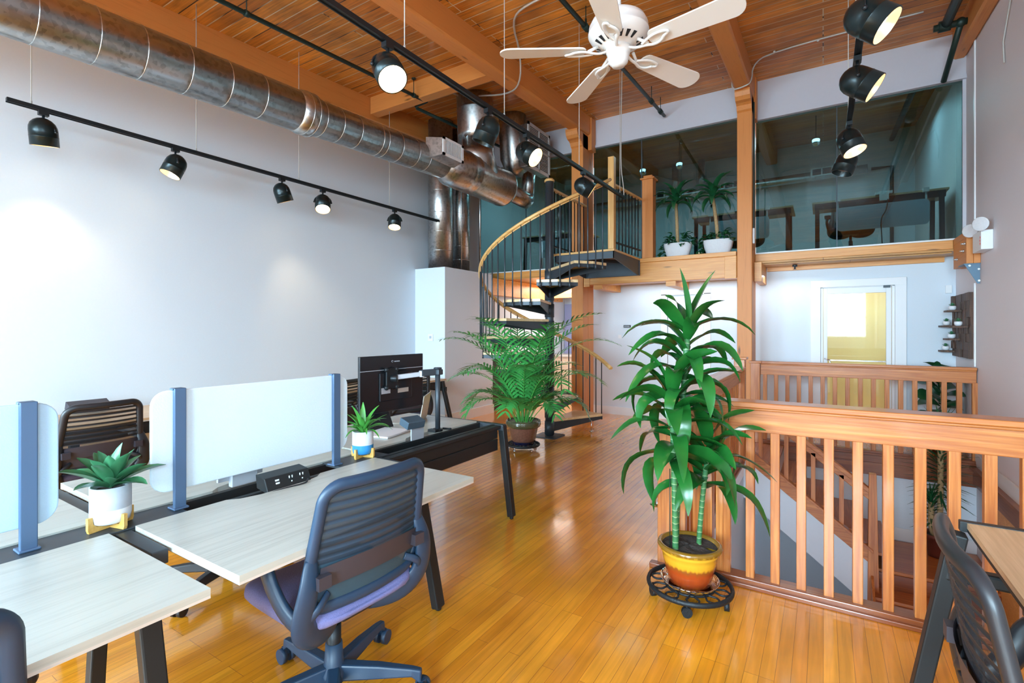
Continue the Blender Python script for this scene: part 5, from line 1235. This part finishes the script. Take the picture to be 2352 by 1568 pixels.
m = MB(); m.box(1.29, 1.35, 8.07, 8.099, 1.9, 2.0); m.build('body', 'trimw', t, True, bevel=.004)
m = MB(); m.box(-2.955, -2.90, 8.09, 8.099, 1.3, 1.36); one(m, 'light_switch', 'trimw', 'small switch plate beside the palm fronds on the far wall', 'switch')
for x, y, z, lab in ((-.33, 7.85, 2.345, 'small dark sprinkler head under the loft soffit'),):
    m = MB(); m.cyl((x, y, z - .03), (x, y, z), .03, n=12); m.cyl((x, y, z - .06), (x, y, z - .03), .01, n=8); m.cyl((x, y, z - .064), (x, y, z - .06), .022, n=10); one(m, 'fire_sprinkler', 'char', lab, 'sprinkler')
m = MB(); m.lathe([(0, .012), (.03, .012), (.05, .006), (.055, 0)], (-1.167, 4.107, 0.001), 20); one(m, 'floor_outlet', 'chrome', 'round metal floor outlet behind the tall dracaena', 'floor outlet')

# ================================================================== kitchen under the loft
t = thing('base_cabinet', 'dark brown base cabinet behind the palm at the left of the passage', 'cabinet', (-5.0, 7.7, 0))
m = MB(); m.box(-5.045, -4.97, 7.18, 8.02, 0, .93); m.build('body', 'espresso', t, True, bevel=.003)
m = MB(); m.box(-4.972, -4.965, 7.2, 7.59, .08, .9); m.build('door', 'espresso', t, True, bevel=.002); m = MB(); m.box(-4.972, -4.965, 7.61, 8.0, .08, .9); m.build('door', 'espresso', t, True, bevel=.002)
t = thing('wall_niche', 'small dark niche shelf above the brown cabinet', 'shelf', (-5.0, 7.55, 1.05))
m = MB(); m.box(-5.046, -5.0, 7.2, 7.78, .96, 1.2); m.build('box', 'dark', t, True)
m = MB(); m.box(-5.0, -4.98, 7.2, 7.78, 1.08, 1.095); m.box(-5.0, -4.98, 7.2, 7.78, 1.19, 1.2); m.build('shelf', 'beige', t, True)
t = thing('kitchen_counter', 'beige counter front with dark toe kick behind the spiral stair', 'counter', (-4.6, 9.9, 0))
m = MB(); m.box(-5.04, -3.6, 9.7, 10.28, .1, .86); m.build('body', 'beige', t, True, bevel=.004)
m = MB(); m.box(-5.04, -3.6, 9.74, 10.2, .0, .1); m.build('toe_kick', 'dark', t, True)
m = MB(); m.box(-5.045, -3.58, 9.67, 10.29, .86, .9); m.build('worktop', 'edge', t, True, bevel=.004)
m = MB(); m.sphere((-4.95, 8.3, .17), .17, 16, (.45, .7, 1)); one(m, 'backpack', 'beigebag', 'dark grey bag standing on the floor beside the brown cabinet', 'bag')

# ================================================================== things behind the loft glass
for nm, x0, x1, y, sx0, sx1, lab in (('a', -.13, 1.33, 8.1, .16, 1.13, 'standing-height desk behind the right loft glass'), ('b', -1.75, -.36, 8.1, -1.48, -.66, 'desk behind the loft glass beside the tall post'), ('c', -4.9, -3.6, 8.15, -4.5, -3.8, 'desk behind the left loft glass near the spiral stair')):
    t = thing('loft_desk', lab, 'desk', ((x0 + x1) / 2, y + .35, 2.49))
    m = MB(); m.box(x0, x1, y, y + .7, 3.2, 3.225); m.build('desktop', 'lamwarm', t, True)
    m = MB(); m.box(x0 + .03, x1 - .03, y + .01, y + .05, 3.12, 3.2); m.build('apron', 'blackp', t, True)
    for x in (x0 + .04, x1 - .09):
        m = MB(); m.bar((x + .02, y + .03, 3.2), (x + .02, y + .0, 2.5), .05, .05, up=(0, 1, 0)); m.build('leg', 'blackp', t, True); m = MB(); m.bar((x + .02, y + .65, 3.2), (x + .02, y + .68, 2.5), .05, .05, up=(0, 1, 0)); m.build('leg', 'blackp', t, True)
    p = thing('modesty_screen', 'pale hanging screen below the ' + lab, 'desk screen', ((sx0 + sx1) / 2, y - .05, 2.9))
    m = MB(); r = .05; poly = []
    for cx, cz, a0 in ((sx1 - r, 3.10 - r, 0), (sx0 + r, 3.10 - r, 90), (sx0 + r, 2.78 + r, 180), (sx1 - r, 2.78 + r, 270)):
        for i in range(5): a = rad(a0 + 22.5 * i); poly.append((cx + r * cos(a), cz + r * sin(a)))
    m.prism(poly, 'Y', y - .06, y - .05); m.build('panel', 'felt2', p, True)
    for x in (sx0 + .01, sx1 - .03):
        m = MB(); m.box(x - .01, x + .01, y - .05, y - .04, 3.08, 3.2); m.box(x - .03, x + .03, y - .06, y - .0, 3.19, 3.24); m.build('clip', 'trimw', p, True)
    m = MB(); xm = (sx0 + sx1) / 2 + .03; m.box(xm - .09, xm + .09, y - .03, y + .05, 3.228, 3.262); m.box(xm - .05, xm + .05, y - .045, y - .03, 3.14, 3.25); one(m, 'desk_clamp', 'trimw', 'white clamp plate on the ' + lab, 'clamp')
    m = MB(); m.tube(smoothline([(xm + .04, y - .045, 3.15), (xm + .02, y - .08, 3.0), (xm - .04, y - .085, 2.9), (xm - .03, y - .08, 2.7), (xm - .02, y - .06, 2.5)]), .006, 6); one(m, 'cord', 'black', 'black cord on the ' + lab, 'cord')
for x, y, rz_, lab in ((.35, 9.0, -1.6, 'dark chair behind the desk at the right loft glass'), (-1.1, 9.1, -1.4, 'dark chair behind the loft desk beside the tall post')):
    dup(cb, (x, y, 2.49), rz_, lab)
t = thing('loft_duct', 'horizontal silver duct behind the loft glass', 'duct', (-1, 11, 4.25))
m = MB(); m.tube([(-5.3, 11.0, 4.36), (-2, 11.0, 4.36), (.68, 11.0, 4.36)], .085, 20); m.build('pipe', 'galv', t, True)
for x in (-.02, -1.55, -3.1):
    m = MB(); m.box(x - .18, x + .18, 10.9, 10.95, 4.33, 4.48); m.build('register', 'trimw', t, True); m = MB(); m.box(x - .15, x - .01, 10.895, 10.9, 4.35, 4.46); m.box(x + .01, x + .15, 10.895, 10.9, 4.35, 4.46); m.build('louvre', 'dark', t, True)
for x, lab in ((-2.75, 'dark vertical pipe behind the loft glass above the left cane plant'), (-2.2, 'second dark vertical pipe behind the loft glass')):
    m = MB(); m.cyl((x, 11.1, 4.4), (x, 11.1, roof(11.1) - .01), .07, n=14); one(m, 'vertical_duct', 'galv', lab, 'duct')
for x, lab in ((-3.27, 'loft ceiling beam in line with the left post'), (-.88, 'loft ceiling beam in line with the tall post')):
    one(slopebeam(x - .1, x + .1, 7.7, 11.28, .3), 'ceiling_beam', 'beamY', lab, 'beam')
for x, lab in ((-2.3, 'round pendant lamp behind the loft glass above the cane plants'), (-.1, 'round pendant lamp behind the right loft glass'), (-3.0, 'round lamp behind the loft glass near the slim newel')):
    t = thing('pendant_lamp', lab, 'lamp', (x, 9.6, 4.45))
    m = MB(); m.cyl((x, 9.6, 4.6), (x, 9.6, roof(9.6) - .005), .006, n=6); m.build('rod', 'black', t, True); m = MB(); m.sphere((x, 9.6, 4.55), .07, 14); m.build('shade', 'chrome', t, True)
m = MB(); m.tube([(1.05, 7.9, roof(7.9) - .2), (1.05, 11.2, roof(11.2) - .2)], .04, 10); m.tube([(.75, 11.2, 4.4), (1.05, 11.2, 4.4), (1.05, 11.2, 2.6)], .03, 8); one(m, 'loft_pipe', 'sprk', 'dark pipe behind the right loft glass going down to the floor', 'pipe')

# ------------------------------------------------------------------ groups of look-alikes
GR = {'track_spotlight': 'spotlights on the three light tracks', 'light_track': 'hanging light tracks', 'task_chair': 'task chairs', 'ceiling_beam': 'timber ceiling beams', 'cross_beam': None,
      'timber_post': 'tall timber posts', 'stair_railing': 'railings around the stair opening', 'newel_post': 'wooden newel posts', 'air_duct': 'round ceiling ducts', 'vertical_duct': 'vertical ducts',
      'thin_pipe': 'thin steel pipes on the chase', 'sprinkler_pipe': 'sprinkler pipes under the ceiling', 'desk': 'desks', 'desk_screen': 'felt screens on the bench desks', 'potted_cane_plant': 'cane plants on the loft edge',
      'plant_stand': 'rolling plant stands', 'loft_desk': 'desks behind the loft glass', 'modesty_screen': 'hanging screens of the loft desks', 'desk_clamp': 'clamps on the loft desks', 'cord': 'cords on the loft desks',
      'pendant_lamp': 'round lamps behind the loft glass', 'joist': 'joist stubs under the loft', 'deck_beam': 'beams of the loft edge', 'potted_plant': 'small potted plants on the bench', 'power_box': 'desk outlet boxes'}
for o in list(bpy.data.objects):
    b_ = o.name.split('.')[0]
    if o.parent is None and o.get('label') and not o.get('group') and GR.get(b_): o['group'] = GR[b_]
